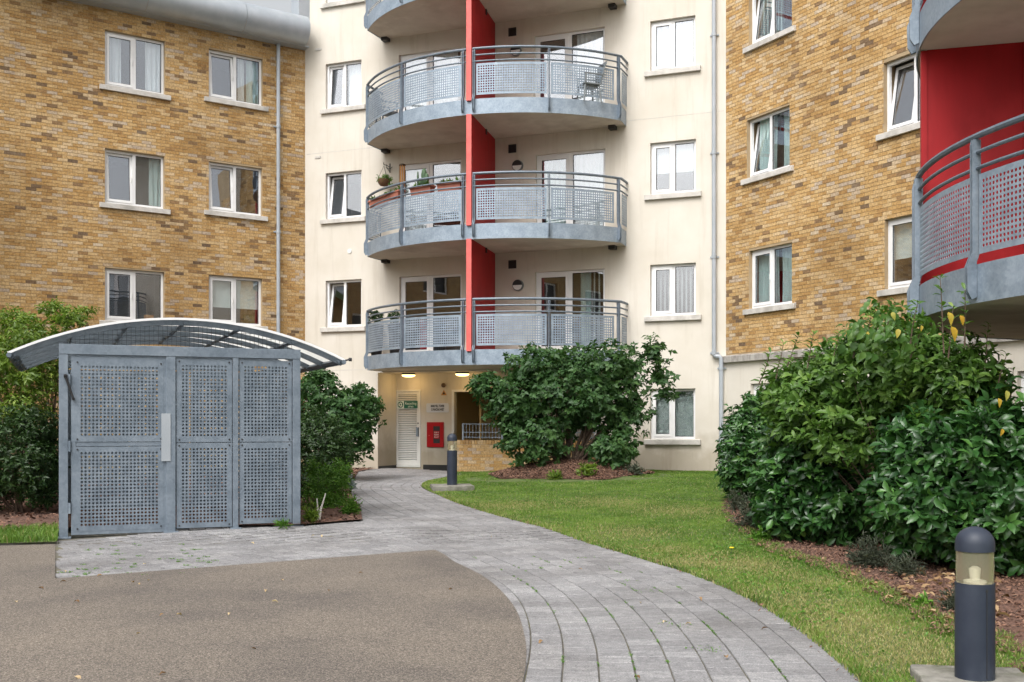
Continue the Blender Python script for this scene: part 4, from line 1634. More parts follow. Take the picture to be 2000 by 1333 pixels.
tv = ER[-1] - ER[-12]
tv /= np.hypot(*tv)
ERX = np.r_[ER, ER[-1] + tv * np.arange(.05, 3.2, .05)[:, None]]
CW = .192
fore = G((708, 1020), (586, 1030), (100, 1063), (100, 1140), (400, 1109), (700, 1086), (850, 1075))
forej = G((700, 1030), (586, 1030), (100, 1063), (100, 1140), (400, 1109), (700, 1086), (800, 1079))
fore = G((740, 1012), (586, 1020), (100, 1052), (100, 1140), (400, 1109), (700, 1086), (850, 1075), (900, 1074))
pav = []                                        # (x, y, angle, length, width)
def clean_curve(P):
    keep = [0]
    for i in range(1, len(P)):
        if np.hypot(*(P[i] - P[keep[-1]])) > .03: keep.append(i)
    return P[keep]
LENS = [.14, .19, .19, .235]
for k in range(0, 24):
    c = clean_curve(offset_curve(ERX, (k + .5) * CW))
    d = np.r_[0, np.cumsum(np.hypot(*np.diff(c, axis=0).T))]
    t = random.uniform(-.2, 0)
    while t < d[-1]:
        L = random.choice(LENS)
        tm = t + L / 2
        x, y = np.interp(tm, d, c[:, 0]), np.interp(tm, d, c[:, 1])
        x2, y2 = np.interp(tm + .06, d, c[:, 0]), np.interp(tm + .06, d, c[:, 1])
        x1, y1 = np.interp(tm - .06, d, c[:, 0]), np.interp(tm - .06, d, c[:, 1])
        dist = np.min(np.hypot(ERX[:, 0] - x, ERX[:, 1] - y))
        nx, ny = (x1 - x2, y1 - y2)
        nl_ = math.hypot(nx, ny) + 1e-9
        xi, yi = x - ny / nl_ * CW * .5, y + nx / nl_ * CW * .5
        if y > 2.5 and dist > (k + .5) * CW - .05 and (inpoly(x, y, path_poly) or inpoly(xi, yi, path_poly) or inpoly(2 * x - xi, 2 * y - yi, path_poly)) and not inpoly(x, y, forej):
            pav.append((x, y, math.atan2(y2 - y1, x2 - x1), L, CW, k))
        t += L
fx0, fy0 = gp(108, 1131)
fx1, fy1 = gp(850, 1075)
fa = math.atan2(fy1 - fy0, fx1 - fx0)
fd, fn = (math.cos(fa), math.sin(fa)), (-math.sin(fa), math.cos(fa))
for j in range(16):
    t = -.3 + random.uniform(0, .2)
    while t < 6.5:
        L = random.choice(LENS)
        x = fx0 + fd[0] * (t + L / 2) + fn[0] * (j + .5) * CW
        y = fy0 + fd[1] * (t + L / 2) + fn[1] * (j + .5) * CW
        if inpoly(x, y, fore) and inpoly(x, y, path_poly):
            pav.append((x, y, fa, L, CW, 50 + j))
        t += L
lib = {}
def paver_mesh(L, q):
    key = (L, q)
    if key not in lib:
        a, b_, ch = L / 2 - .0028, CW / 2 - .0042, .0035
        mm = MB()
        for z, i in ((-.05, 0), (-.004, 0), (0, ch)):
            mm.v += [(-a + i, -b_ + i, z), (a - i, -b_ + i, z), (a - i, b_ - i, z), (-a + i, b_ - i, z)]
        for r_ in (0, 4):
            mm.f += [(r_ + i, r_ + (i + 1) % 4, r_ + 4 + (i + 1) % 4, r_ + 4 + i) for i in range(4)]
        mm.f.append((8, 9, 10, 11))
        me = bpy.data.meshes.new('paving_block')
        me.from_pydata(mm.v, [], mm.f)
        at_ = me.attributes.new('tone', 'FLOAT', 'POINT')
        at_.data.foreach_set('value', np.full(12, (q + .5) / 6, np.float32))
        me.materials.append(M['paver'])
        lib[key] = me
    return lib[key]
pav.sort(key=lambda p: p[1] if scr is None else p[1] + (100 if abs(p[0]) > .48 * p[1] or p[1] < 5.55 else 0))
bv, bf, bt = [], [], []
for i, (x, y, an, L, w_, k) in enumerate(pav):
    q = min(5, max(0, int(rng.normal(2.6, 1.7))))
    me = paver_mesh(L, q)
    mt = Matrix.Translation((x, y, gh(x, y) + random.uniform(-.0025, .0015) - (.004 if k >= 50 else 0))) @ Matrix.Rotation(an, 4, 'Z') @ Matrix.Rotation(random.uniform(-.006, .006), 4, 'X')
    if i < 300:
        inst('paving_block', me, path, mt)
    else:
        o = len(bv)
        bv += [tuple(mt @ v.co) for v in me.vertices]
        bf += [tuple(o + v for v in p.vertices) for p in me.polygons]
        bt += [(q + .5) / 6] * 12
mm = MB()
mm.v, mm.f = bv, bf
o = mm.build('paving_blocks', M['paver'], path, recalc=False, attr={'tone': bt})
o['kind'] = 'stuff'

# lawn, mulch beds
def mound(x, y):                                # low hump under the lilac bush
    cx_, cy_ = MC
    r = math.hypot((x - cx_) / 2.0, (y - cy_) / 1.55)
    return .30 * max(0, 1 - r * r) ** 1.3
MC = (gp(1100, 948)[0] + .15, 22.9)
def lawn_h(x, y):
    return gh(x, y) + .008 + .10 * sstep(x, -1.2, 1.5) * sstep(y, 15, 24) + .03 * math.sin(x * 1.1) * math.sin(y * .8)*.5 + mound(x, y)
bed_edge = smooth_line([gp(*p) for p in ((1427, 975), (1427, 1004), (1461, 1042), (1513, 1080), (1608, 1108), (1684, 1142), (1741, 1175), (1822, 1213), (1860, 1237), (1945, 1265), (2000, 1312), (2080, 1380))], 4)
wall_line = [WC.P(WC.hit(895), .0, 0)[:2], WC.P(sCR, .0, 0)[:2]]
lawn_poly = edge_r + [WC.P(WC.hit(900), .35, 0)[:2], WC.P(sCR - .02, .01, 0)[:2], WR.P(sRC + .05, .01, 0)[:2], WR.P(sEND - .6, .01, 0)[:2], (6.3, 12.0), (6.0, 6.0), (5.0, 1.5)]
lawn = sheet('lawn', lawn_poly, lawn_h, M['soil'], .45, skirt=.02)
lawn['kind'] = 'structure'
bed_edge = [tuple(p) for p in resample(bed_edge, .11)]
bed_edge = [(x + .045 * math.sin(i * 1.3) + random.uniform(-.05, .05), y + .045 * math.sin(i * .9 + 1) + random.uniform(-.05, .05)) for i, (x, y) in enumerate(bed_edge)]
bed_poly = bed_edge + [(5.9, 5.2), (6.25, 12.0), (6.9, 16.5), (5.4, 18.5), gp(1440, 968)]
bed = sheet('mulch_bed', bed_poly, lambda x, y: lawn_h(x, y) + .014 + random.uniform(-.008, .012), M['mulch'], .16)
bed['kind'] = 'structure'
MR = [(MC[0] + (1.72 + .12 * math.sin(3 * t + 1)) * math.cos(t), MC[1] + (1.45 + .1 * math.sin(4 * t)) * math.sin(t)) for t in [2 * math.pi * k / 40 for k in range(40)]]
bed2 = sheet('mulch_mound', MR, lambda x, y: lawn_h(x, y) + .018 + random.uniform(-.01, .012), M['mulch'], .14)
bed2['kind'] = 'structure'
lb = [gp(112, 1036), gp(60, 1040), gp(-40, 1045), (-9.5, 12.4), (-12, 17), (-10.4, 21.5), (-7.5, 24), (-5.9, 27.5), WC.P(rec[0] - .05, .02, 0)[:2], gp(700, 922), gp(690, 940), gp(681, 955), gp(690, 975), gp(704, 995), gp(708, 1018), gp(586, 1029)]
leftbed = sheet('planting_bed', lb, lambda x, y: gh(x, y) + .02 + random.uniform(-.008, .012), M['mulch'], .3)
leftbed['kind'] = 'structure'
lg = [gp(112, 1062), gp(108, 1064), gp(-40, 1068), (-9.5, 11.62), (-9.5, 12.45), gp(-40, 1044), gp(60, 1039), gp(112, 1035)]
leftgrass = sheet('grass_strip', lg, lambda x, y: gh(x, y) + .03, M['soil'], .3)
leftgrass['kind'] = 'structure'
kerb = MB()
k0, k1 = gp(-60, 1068), gp(113, 1062.5)
kp = Plane(k0, (k1[0] - k0[0], k1[1] - k0[1]))
kerb.mp = kp.P
kerb.box(0, math.hypot(k1[0] - k0[0], k1[1] - k0[1]), -.06, .0, -.1, .025)
kerb.build('kerb', M['concrete'])['kind'] = 'structure'

def hash2(x, y):
    return .5 + .5 * np.sin(x * 1.7 + 1.3 * np.sin(y * 1.1 + .7)) * np.sin(y * 1.9 + 1.7 * np.sin(x * .9)) 
def grass(name, poly, hf, dens, excl=(), hmin=.009, hmax=.024, straw_edge=None, parent=None, tuft=None, straw=.05):
    xs = [p[0] for p in poly]; ys = [p[1] for p in poly]
    pts = []
    for y0, y1, dn in dens:
        n = int((max(xs) - min(xs)) * (y1 - y0) * dn)
        q = np.c_[rng.uniform(min(xs), max(xs), n), rng.uniform(y0, y1, n)]
        q = q[(np.abs(q[:, 0]) < .49 * q[:, 1] + .3)]
        pts.append(q)
    P = np.concatenate(pts)
    P = P[inpoly_np(P, poly)]
    for e_ in excl:
        P = P[~inpoly_np(P, e_)]
    n = len(P)
    Z = np.array([hf(x, y) for x, y in P]) - .004
    yv = P[:, 1]
    hgt = rng.uniform(hmin, hmax, n) * (1 + .35 * hash2(P[:, 0] * 2, P[:, 1] * 2))
    wd = (.0014 + .00021 * yv) * rng.uniform(.7, 1.3, n)
    a = rng.uniform(0, 2 * np.pi, n)
    lean = rng.uniform(.1, .95, n)
    la = rng.uniform(0, 2 * np.pi, n)
    sx, sy = np.cos(a) * wd, np.sin(a) * wd
    tx, ty = np.cos(la) * lean * hgt, np.sin(la) * lean * hgt
    B = np.c_[P, Z]
    V = np.empty((n, 5, 3), np.float32)
    V[:, 0] = B - np.c_[sx, sy, 0 * sx]
    V[:, 1] = B + np.c_[sx, sy, 0 * sx]
    mid = B + np.c_[tx * .35, ty * .35, hgt * .62]
    V[:, 2] = mid + np.c_[sx, sy, 0 * sx] * .8
    V[:, 3] = mid - np.c_[sx, sy, 0 * sx] * .8
    V[:, 4] = B + np.c_[tx, ty, hgt]
    base = np.arange(n)[:, None] * 5
    F_ = np.concatenate([base + np.array([[0, 1, 2]]), base + np.array([[0, 2, 3]]), base + np.array([[3, 2, 4]])])
    pat = hash2(P[:, 0] * 1.6, P[:, 1] * 1.3)
    pat2 = hash2(P[:, 0] * 5 + 3, P[:, 1] * 4 + 1)
    tint = .04 + .50 * pat * .8 + .30 * pat2 + rng.normal(0, .13, n)
    dead = rng.random(n) < straw
    if straw_edge is not None:
        E = np.array(straw_edge)
        dd = np.min(np.hypot(P[:, None, 0] - E[None, ::4, 0], P[:, None, 1] - E[None, ::4, 1]), axis=1)
        dead |= rng.random(n) < .45 * np.exp(-dd / .22)
        tint += .30 * np.exp(-dd / .5)
    for (cx_, cy_, r_) in (tuft or []):
        dd = np.hypot((P[:, 0] - cx_), (P[:, 1] - cy_) * .8)
        dead |= rng.random(n) < .6 * np.exp(-(dd / r_) ** 2)
    tint = np.clip(tint, 0, .78)
    tint = np.where(dead, rng.uniform(.85, 1, n), tint)
    o = build_np(name, V.reshape(-1, 3), F_, M['grass'], parent, attr={'tint': np.repeat(tint, 5)})
    o['kind'] = 'stuff'
    return o
def sq(c, k, rot):
    cc_, ss_ = math.cos(R(rot)), math.sin(R(rot))
    return [(c[0] + a * cc_ - b * ss_, c[1] + a * ss_ + b * cc_) for a, b in ((-k, -k), (k, -k), (k, k), (-k, k))]
dry = [(*gp(1390, 1097), .45), (*gp(1360, 1105), .35), (*gp(1690, 1225), .4), (*gp(1600, 1140), .3), (*gp(1500, 1120), .3), (*gp(1770, 1260), .3), (*gp(1560, 1175), .5), (*gp(1640, 1215), .45), (*gp(1720, 1275), .4), (*gp(1450, 1105), .4), (*gp(1300, 1075), .35), (*gp(1230, 1040), .5), (*gp(1000, 990), .6), (*gp(1800, 1290), .35), (*gp(1330, 1000), .7), (*gp(1180, 985), .6)]
grass('grass', lawn_poly, lawn_h, [(4.5, 8, 9000), (8, 12, 6800), (12, 17, 4200), (17, 26.5, 2300)], [bed_poly, MR, sq(gp(1904, 1322, .05), .27, -10), sq(gp(883, 947, .19), .36, 8)], straw_edge=edge_r, tuft=dry)
eb_in = [tuple(p) for p in offset_curve(ER, .035)[::5]]
eb_out = [tuple(p) for p in offset_curve(ER, -.07)[::5]]
grass('edge_grass', eb_in + eb_out[::-1], lambda x, y: gh(x, y) + .004, [(4.5, 8, 7000), (8, 12, 5000), (12, 18, 2600)], [], hmin=.015, hmax=.045, straw=.32)
bi = [(x - .09, y - .05) for x, y in bed_edge] + [(x + .12, y + .08) for x, y in bed_edge][::-1]
grass('edge_grass', bi, lambda x, y: lawn_h(x, y) + .004, [(5, 9, 4600), (9, 13, 2600)], [], hmin=.02, hmax=.055, straw=.25)
grass('grass', lg, lambda x, y: gh(x, y) + .03, [(11.3, 13.2, 2600)], [], hmin=.04, hmax=.08)

def chips(name, poly, hf, n, size, y_bias=None, parent=None):
    xs = [p[0] for p in poly]; ys = [p[1] for p in poly]
    P = np.c_[rng.uniform(min(xs), max(xs), n), rng.uniform(min(ys), max(ys), n)]
    P = P[inpoly_np(P, poly)]
    n = len(P)
    Z = np.array([hf(x, y) for x, y in P]) + rng.uniform(0, .02, n)
    a = rng.uniform(0, 2 * np.pi, n)
    L = size * rng.uniform(.4, 1.3, n)
    wv_ = L * rng.uniform(.25, .6, n)
    tl_ = rng.normal(0, .35, n)
    t2 = rng.normal(0, .35, n)
    ux = np.c_[np.cos(a), np.sin(a), tl_]
    uy = np.c_[-np.sin(a), np.cos(a), t2]
    C = np.c_[P, Z]
    V = np.empty((n, 5, 3), np.float32)
    for i, (sx, sy) in enumerate(((-1, -1), (1, -.7), (1, 1), (-.8, 1))):
        V[:, i] = C + ux * (sx * L / 2)[:, None] + uy * (sy * wv_ / 2)[:, None]
    V[:, 4] = C + np.c_[0 * a, 0 * a, .25 * wv_ + .002]
    base = np.arange(n)[:, None] * 5
    F_ = np.concatenate([base + np.array([[i, (i + 1) % 4, 4]]) for i in range(4)])
    o = build_np(name, V.reshape(-1, 3), F_, M['chip'], parent, attr={'tint': np.repeat(rng.random(n), 5)})
    o['kind'] = 'stuff'
    return o
chips('bark_chips', [(x - .10, y - .06) for x, y in bed_edge] + bed_poly[len(bed_edge):], lambda x, y: lawn_h(x, y) + .02, 46000, .03)
chips('bark_chips', MR, lambda x, y: lawn_h(x, y) + .022, 26000, .042)
chips('bark_chips', lb, lambda x, y: gh(x, y) + .03, 14000, .06)

eb2 = [tuple(p) for p in offset_curve(ER, .10)[::5]]
eb3 = [tuple(p) for p in offset_curve(ER, -.12)[::5]]
chips('edge_litter', eb2 + eb3[::-1], lambda x, y: gh(x, y) + .006, 9000, .022)

# ------------------------------------------------------------------ bollard lights
def bollard(px, py, zbase, r, hb, hl, hc, label, y=None, plinth=None):
    x, y = gp(px, py, zbase)
    t = root('bollard_light', (x, y, zbase), label, 'bollard light', 'bollard lights beside the path')
    m = MB()
    m.lathe((x, y, zbase), [(r * 1.0, -.03), (r * 1.0, hb - .01), (r * 1.0, hb), (r * .9, hb)], 40)
    body = m.build('post', M['bollard'], t, smooth=True)
    m = MB()                                    # door seam
    a = R(-78)
    m.box(x + r * math.cos(a) - .0015, x + r * math.cos(a) + .0015, y + r * math.sin(a) - .003, y + r * math.sin(a) + .004, zbase + .01, zbase + hb - .02)
    m.build('door_seam', M['black'], body)
    m = MB()
    m.tube([(x + r * math.cos(a) * .98, y + r * math.sin(a) * .98, zbase + hb - .03), (x + r * math.cos(a) * 1.03, y + r * math.sin(a) * 1.03, zbase + hb - .03)], .007, 8)
    m.build('screw', M['black'], body)
    m = MB()
    m.lathe((x, y, zbase), [(r * .93, hb + .0005), (r * .95, hb + hl * .5), (r * .93, hb + hl - .0005)], 40)
    m.build('lens', M['lens'], t, smooth=True)
    m = MB()
    m.lathe((x, y, zbase), [(r * .5, hb + .001), (r * .5, hb + .012), (r * .22, hb + .02), (r * .26, hb + hl * .45), (r * .12, hb + hl * .52)], 20)
    m.build('lamp', M['white'], t, smooth=True)
    m = MB()
    prof2 = [(r * .99, hb + hl), (r * .99, hb + hl + hc * .30)]
    for k in range(1, 9):
        a = R(90 * k / 9)
        prof2.append((r * .99 * math.cos(a), hb + hl + hc * .30 + (hc * .70) * math.sin(a)))
    prof2.append((.004, hb + hl + hc))
    m.lathe((x, y, zbase), prof2, 40)
    m.build('cap', M['bollard'], t, smooth=True)
    return t
b1 = bollard(1904, 1322, .05, .0945, .470, .158, .122, 'dark blue grey bollard light nearest the viewer, in front of the laurel hedge')
b2 = bollard(883, 947, .19, .092, .62, .172, .135, 'dark blue grey bollard light at the tip of the lawn by the entrance')
for (t, half, zt, rot, lb) in ((b1, .27, .047, -10, 'mossy concrete slab under the nearest bollard light'), (b2, .37, .187, 8, 'mossy concrete slab under the far bollard light')):
    x, y, z = t.location
    c, s_ = math.cos(R(rot)), math.sin(R(rot))
    sl = MB(lambda a, b, c_, x=x, y=y, c=c, s_=s_: (x + a * c - b * s_, y + a * s_ + b * c, c_))
    k = half
    pts = []
    for i in range(24):
        u = i / 24 * 4
        sd_, f_ = int(u), u - int(u)
        P_ = [(-k, -k), (k, -k), (k, k), (-k, k)]
        A_, B_ = P_[sd_], P_[(sd_ + 1) % 4]
        pts.append((A_[0] + (B_[0] - A_[0]) * f_ + random.uniform(-.008, .008), A_[1] + (B_[1] - A_[1]) * f_ + random.uniform(-.008, .008)))
    sl.prism(pts, zt - .2, zt)
    o = sl.build('concrete_slab', M['concrete'], None, bevel=.012)
    tag(o, lb, 'concrete slab', 'slabs under the bollard lights')

# ------------------------------------------------------------------ bike shed
SH = Plane((-5.08, 12.34), (.9245, .381))
sh = root('bike_shed', SH.P(1.4, -1.8, 0), 'galvanised bike shed with perforated panels and a curved white canopy', 'bike shed')
hs = lambda px: SH.hit(px)
sA, sB = hs(115), hs(587)
Lw = sB - sA
bt_, bb = 2.20, 2.085                           # beam
def member(a0, a1, b0, b1, c0, c1, nm, mat='galvshed', parent=None):
    m = MB(SH.P)
    m.box(a0, a1, b0, b1, c0, c1)
    return m.build(nm, M[mat], parent or sh, bevel=.004)
for x0, x1 in ((115, 133), (325, 343), (455, 466), (572, 587)):
    a0, a1 = hs(x0), hs(x1)
    po = member(a0, a1, -.09, .0, .012 + .04 * (a0 > 1.5), bb - .002, 'post')
    x, y, _ = SH.P((a0 + a1) / 2, 0, 0)
    m = MB(SH.P)
    m.box(a0 - .03, a1 + .03, -.12, .03, gh(x, y) - .005, gh(x, y) + .012)
    m.build('base_plate', M['galv'], po)
member(sA, sB, -.10, .004, bb, bt_, 'beam')
DEP = 3.4
for b0 in (-DEP * .5, -DEP):
    for a0, a1 in ((sA, sA + .1), (sB - .1, sB)):
        member(a0, a1, b0 - .09, b0, .0, bb - .002, 'post')
    member(sA, sB, b0 - .1, b0, bb, bt_, 'beam')
# gate: frame, rail, two panels, closer, plate
g0, g1 = hs(139), hs(326)
gz0, gz1 = .045, 2.062
m = MB(SH.P)
ring(m, g0, g1, gz0, gz1, .05, -.075, -.02)
m.box(g0 + .05, g1 - .05, -.072, -.024, 1.045, 1.095)
gate = m.build('gate', M['galvshed'], sh, bevel=.003)
def shed_panel(x0, x1, z0, z1, b, parent):
    a0, a1 = x0, x1
    def pt(u, v, w):
        return SH.P(a0 + u, b + w, z0 + v)
    o = perf_panel(pt, a1 - a0, z1 - z0, .0405, .0136, .004, .045, 'perforated_panel', M['galvshed'], parent, strips=1)
    for u in (.03, a1 - a0 - .03):
        for v in (.03, z1 - z0 - .03):
            m = MB(SH.P)
            m.tube([(a0 + u, b, z0 + v), (a0 + u, b + .008, z0 + v)], .010, 8)
            m.build('bolt', M['black'], o)
    return o
shed_panel(g0 + .035, g1 - .035, 1.098, gz1 - .035, -.016, gate)
shed_panel(g0 + .035, g1 - .035, gz0 + .04, 1.040, -.016, gate)
for z in (.35, 1.05, 1.8):
    m = MB(SH.P)
    m.tube([(hs(136), -.01, z - .06), (hs(136), -.01, z + .06)], .016, 10)
    m.build('hinge', M['galv'], gate)
m = MB(SH.P)
a0, a1 = hs(315), hs(333)
z0, z1 = SH.z(324, 901), SH.z(324, 808)
m.box(a0, a1, .002, .010, z0, z1)
m.build('push_plate', M['roofmetal'], gate)
m = MB(SH.P)
p_, q_ = (hs(128), .05, SH.z(128, 736)), (hs(143), .03, SH.z(143, 779))
m.tube([p_, q_], .014, 8)
m.tube([(p_[0], -.0, p_[2]), p_, (p_[0], .06, p_[2] + .02)], .02, 8)
m.tube([(q_[0], -.02, q_[2]), q_], .018, 8)
m.build('gate_closer', M['black'], gate)
for x0, x1, lift in ((344.5, 454, .03), (467.5, 571, .055)):
    a0, a1 = hs(x0), hs(x1)
    shed_panel(a0 + .004, a1 - .004, 1.085, 2.06, -.02, sh)
    shed_panel(a0 + .004, a1 - .004, .05 + lift, 1.076, -.02, sh)
# rear and side walls of the same sheet, larger holes kept plain: framed mesh panels
for k in range(3):
    a0, a1 = sA + .1 + (Lw - .2) * k / 3, sA + .1 + (Lw - .2) * (k + 1) / 3
    def pt(u, v, w, a0=a0):
        return SH.P(a0 + .01 + u, -DEP + w, .08 + v)
    perf_panel(pt, a1 - a0 - .02, 1.98, .08, .017, .004, .05, 'perforated_panel', M['galvshed'], sh, strips=1)
for a_ in (sA + .03, sB - .03):
    for k in range(2):
        def pt(u, v, w, a_=a_, k=k):
            return SH.P(a_ + w, -.12 - k * DEP * .5 - u, .08 + v)
        perf_panel(pt, DEP * .5 - .12, 1.98, .08, .017, .004, .05, 'perforated_panel', M['galvshed'], sh, strips=1)
m = MB(SH.P)
m.box(sA + .02, sB - .02, -DEP - .05, -.1, -.05, .02)
m.build('floor_slab', M['concrete'], sh)
# canopy
c_l, c_r = hs(16), hs(672)
cmid = (c_l + c_r) / 2
chord = (c_r - c_l) / 2
zt, zc = SH.z(16, 692), SH.z(340, 624)
sag = zc - (zt + SH.z(672, 704)) / 2
ze = (zt + SH.z(672, 704)) / 2
Rc = (chord ** 2 + sag ** 2) / (2 * sag)
half = math.asin(chord / Rc)
def cano(t, b, dr=0):                           # t -1..1 across
    a = half * t
    return (cmid + (Rc + dr) * math.sin(a), b, ze + sag - Rc + (Rc + dr) * math.cos(a))
FB, BB = .02, -DEP - .15
N = 32
for k in range(4):                              # roof sheets side by side, front to back
    b0, b1 = FB + (BB - FB) * k / 4, FB + (BB - FB) * (k + 1) / 4
    m = MB(SH.P)
    vs = []
    for dr in (0, .016):
        for b_ in (b0 - .003, b1 + .003):
            vs += [cano(-1 + 2 * i / N, b_, dr) for i in range(N + 1)]
    n = N + 1
    fs_ = []
    for i in range(N):
        fs_ += [(i, i + 1, n + i + 1, n + i), (2 * n + i, 3 * n + i, 3 * n + i + 1, 2 * n + i + 1), (i, 2 * n + i, 2 * n + i + 1, i + 1), (n + i, n + i + 1, 3 * n + i + 1, 3 * n + i)]
    fs_ += [(0, n, 3 * n, 2 * n), (N, 2 * n + N, 3 * n + N, n + N)]
    m.add(vs, fs_)
    m.build('roof_sheet', M['opal'], sh, smooth=True)
def arch(b0, b1, d0, d1, nm, mat):
    m = MB(SH.P)
    n = N + 1
    vs = []
    for dr in (d0, d1):
        for b_ in (b0, b1):
            vs += [cano((-1 + 2 * i / N) * 1.0, b_, dr) for i in range(n)]
    fs_ = []
    for i in range(N):
        fs_ += [(i, i + 1, n + i + 1, n + i), (2 * n + i, 3 * n + i, 3 * n + i + 1, 2 * n + i + 1), (i, 2 * n + i, 2 * n + i + 1, i + 1), (n + i, n + i + 1, 3 * n + i + 1, 3 * n + i)]
    fs_ += [(0, n, 3 * n, 2 * n), (N, 2 * n + N, 3 * n + N, n + N)]
    m.add(vs, fs_)
    return m.build(nm, M[mat], sh, smooth=True)
arch(FB + .018, FB + .002, -.008, .018, 'edge_trim', 'upvc')
for k in range(5):
    b_ = -.05 + (BB + .1 + .05) * k / 4
    arch(b_ + .025, b_ - .025, -.065, -.004, 'roof_arch', 'galvdark')
for t in (-.97, -.66, -.33, 0.0, .33, .66, .97):
    p0, p1 = cano(t, FB - .01, -.034), cano(t, BB + .02, -.034)
    m = MB(SH.P)
    m.tube([p0, p1], .027, 4)
    m.build('purlin', M['galvdark'], sh)
for t in (-1, 1):
    p0, p1 = cano(t, FB + .02, -.02), cano(t, BB, -.02)
    m = MB(SH.P)
    m.tube([p0, p1], .03, 6)
    m.build('gutter', M['galvdark'], sh)
# wire infill of the front gable
m = MB(SH.P)
a = sA + .12
while a < sB - .05:
    t = math.asin((a - cmid) / Rc) / half
    zt_ = cano(t, 0, -.06)[2]
    if zt_ > bt_ + .02:
        m.tube([(a, -.06, bt_), (a, -.06, zt_)], .0022, 4, caps=False)
    a += .05
for z in (2.26, 2.32, 2.38, 2.44):
    x = Rc + 0 
    lim = math.sqrt(max(0, (Rc - .06) ** 2 - (z - (ze + sag - Rc)) ** 2))
    a0, a1 = max(sA + .1, cmid - lim), min(sB - .02, cmid + lim)
    if a1 - a0 > .1:
        m.tube([(a0, -.064, z), (a1, -.064, z)], .0022, 4, caps=False)
m.build('wire_mesh', M['black'], sh, recalc=False)['kind'] = 'stuff'
# bracket lamp stub at the right tip
p = cano(1, FB, 0)
m = MB(SH.P)
m.tube([p, (p[0] + .06, p[1], p[2] + .015)], .012, 6)
m.tube([(p[0] + .055, p[1], p[2] + .015), (p[0] + .09, p[1], p[2] + .015)], .022, 8)
m.build('tip_fitting', M['black'], sh)

# ------------------------------------------------------------------ foliage
def leaf_template(fold=.25, wide_at=.5, curl=.12, full=True):
    """unit leaf along +y, width 1 across x, normal +z"""
    V = [(0, 0, 0), (0, wide_at, .02), (0, 1, -curl)]
    if full:
        w1, w2 = wide_at * .55, wide_at + (1 - wide_at) * .45
        V = [(0, 0, 0), (-.40, w1, fold * .40), (0, w1, .0), (.40, w1, fold * .40), (-.5, wide_at + .08, fold * .5 - .01), (0, wide_at + .08, .01), (.5, wide_at + .08, fold * .5 - .01),
             (-.33, w2 + .05, fold * .33 - curl * .45), (0, w2 + .05, -curl * .4), (.33, w2 + .05, fold * .33 - curl * .45), (0, 1, -curl)]
        Fq = [(0, 2, 1), (0, 3, 2), (1, 2, 5), (1, 5, 4), (2, 3, 6), (2, 6, 5), (4, 5, 8), (4, 8, 7), (5, 6, 9), (5, 9, 8), (7, 8, 10), (8, 9, 10)]
    else:
        V = [(0, 0, 0), (-.5, wide_at, fold * .5), (0, wide_at, 0), (.5, wide_at, fold * .5), (0, 1, -curl)]
        Fq = [(0, 2, 1), (0, 3, 2), (1, 2, 4), (2, 3, 4)]
    return np.array(V, np.float32), np.array(Fq, np.int32)
LT_full = leaf_template(.22, .52, .16, True)
LT_lite = leaf_template(.3, .45, .12, False)
LT_heart = leaf_template(.2, .30, .25, True)

def norm(v):
    return v / (np.linalg.norm(v, axis=-1, keepdims=True) + 1e-9)

def blob_points(blobs, n, lo=.72, hi=1.04, zmin=None, rough=.16, inner=.12):
    """points spread through the outer shell of a union of ellipsoids, with outward directions"""
    vol = np.array([(b[3] * b[5] + b[4] * b[5] + b[3] * b[4]) for b in blobs])
    pick = rng.choice(len(blobs), n, p=vol / vol.sum())
    B = np.array(blobs, dtype=float)[pick]
    d = norm(rng.normal(size=(n, 3)))
    r = rng.uniform(lo, hi, n)
    deep = rng.random(n) < inner
    r = np.where(deep, rng.uniform(.3, lo, n), r)
    lump = 1 + rough * np.sin(d[:, 0] * 7 + B[:, 0] * 9) * np.sin(d[:, 2] * 8 + B[:, 2] * 7) + rough * .6 * np.sin(d[:, 1] * 13 + d[:, 2] * 11)
    P = B[:, :3] + d * B[:, 3:6] * (r * lump)[:, None]
    N = norm(d / B[:, 3:6])
    keep = np.ones(n, bool)
    for k, b in enumerate(blobs):               # drop what lies deep inside a neighbour
        q = (P - np.array(b[:3])) / np.array(b[3:6])
        keep &= ~((np.linalg.norm(q, axis=1) < .62) & (pick != k))
    if zmin is not None:
        keep &= P[:, 2] > zmin
    return P[keep], N[keep]

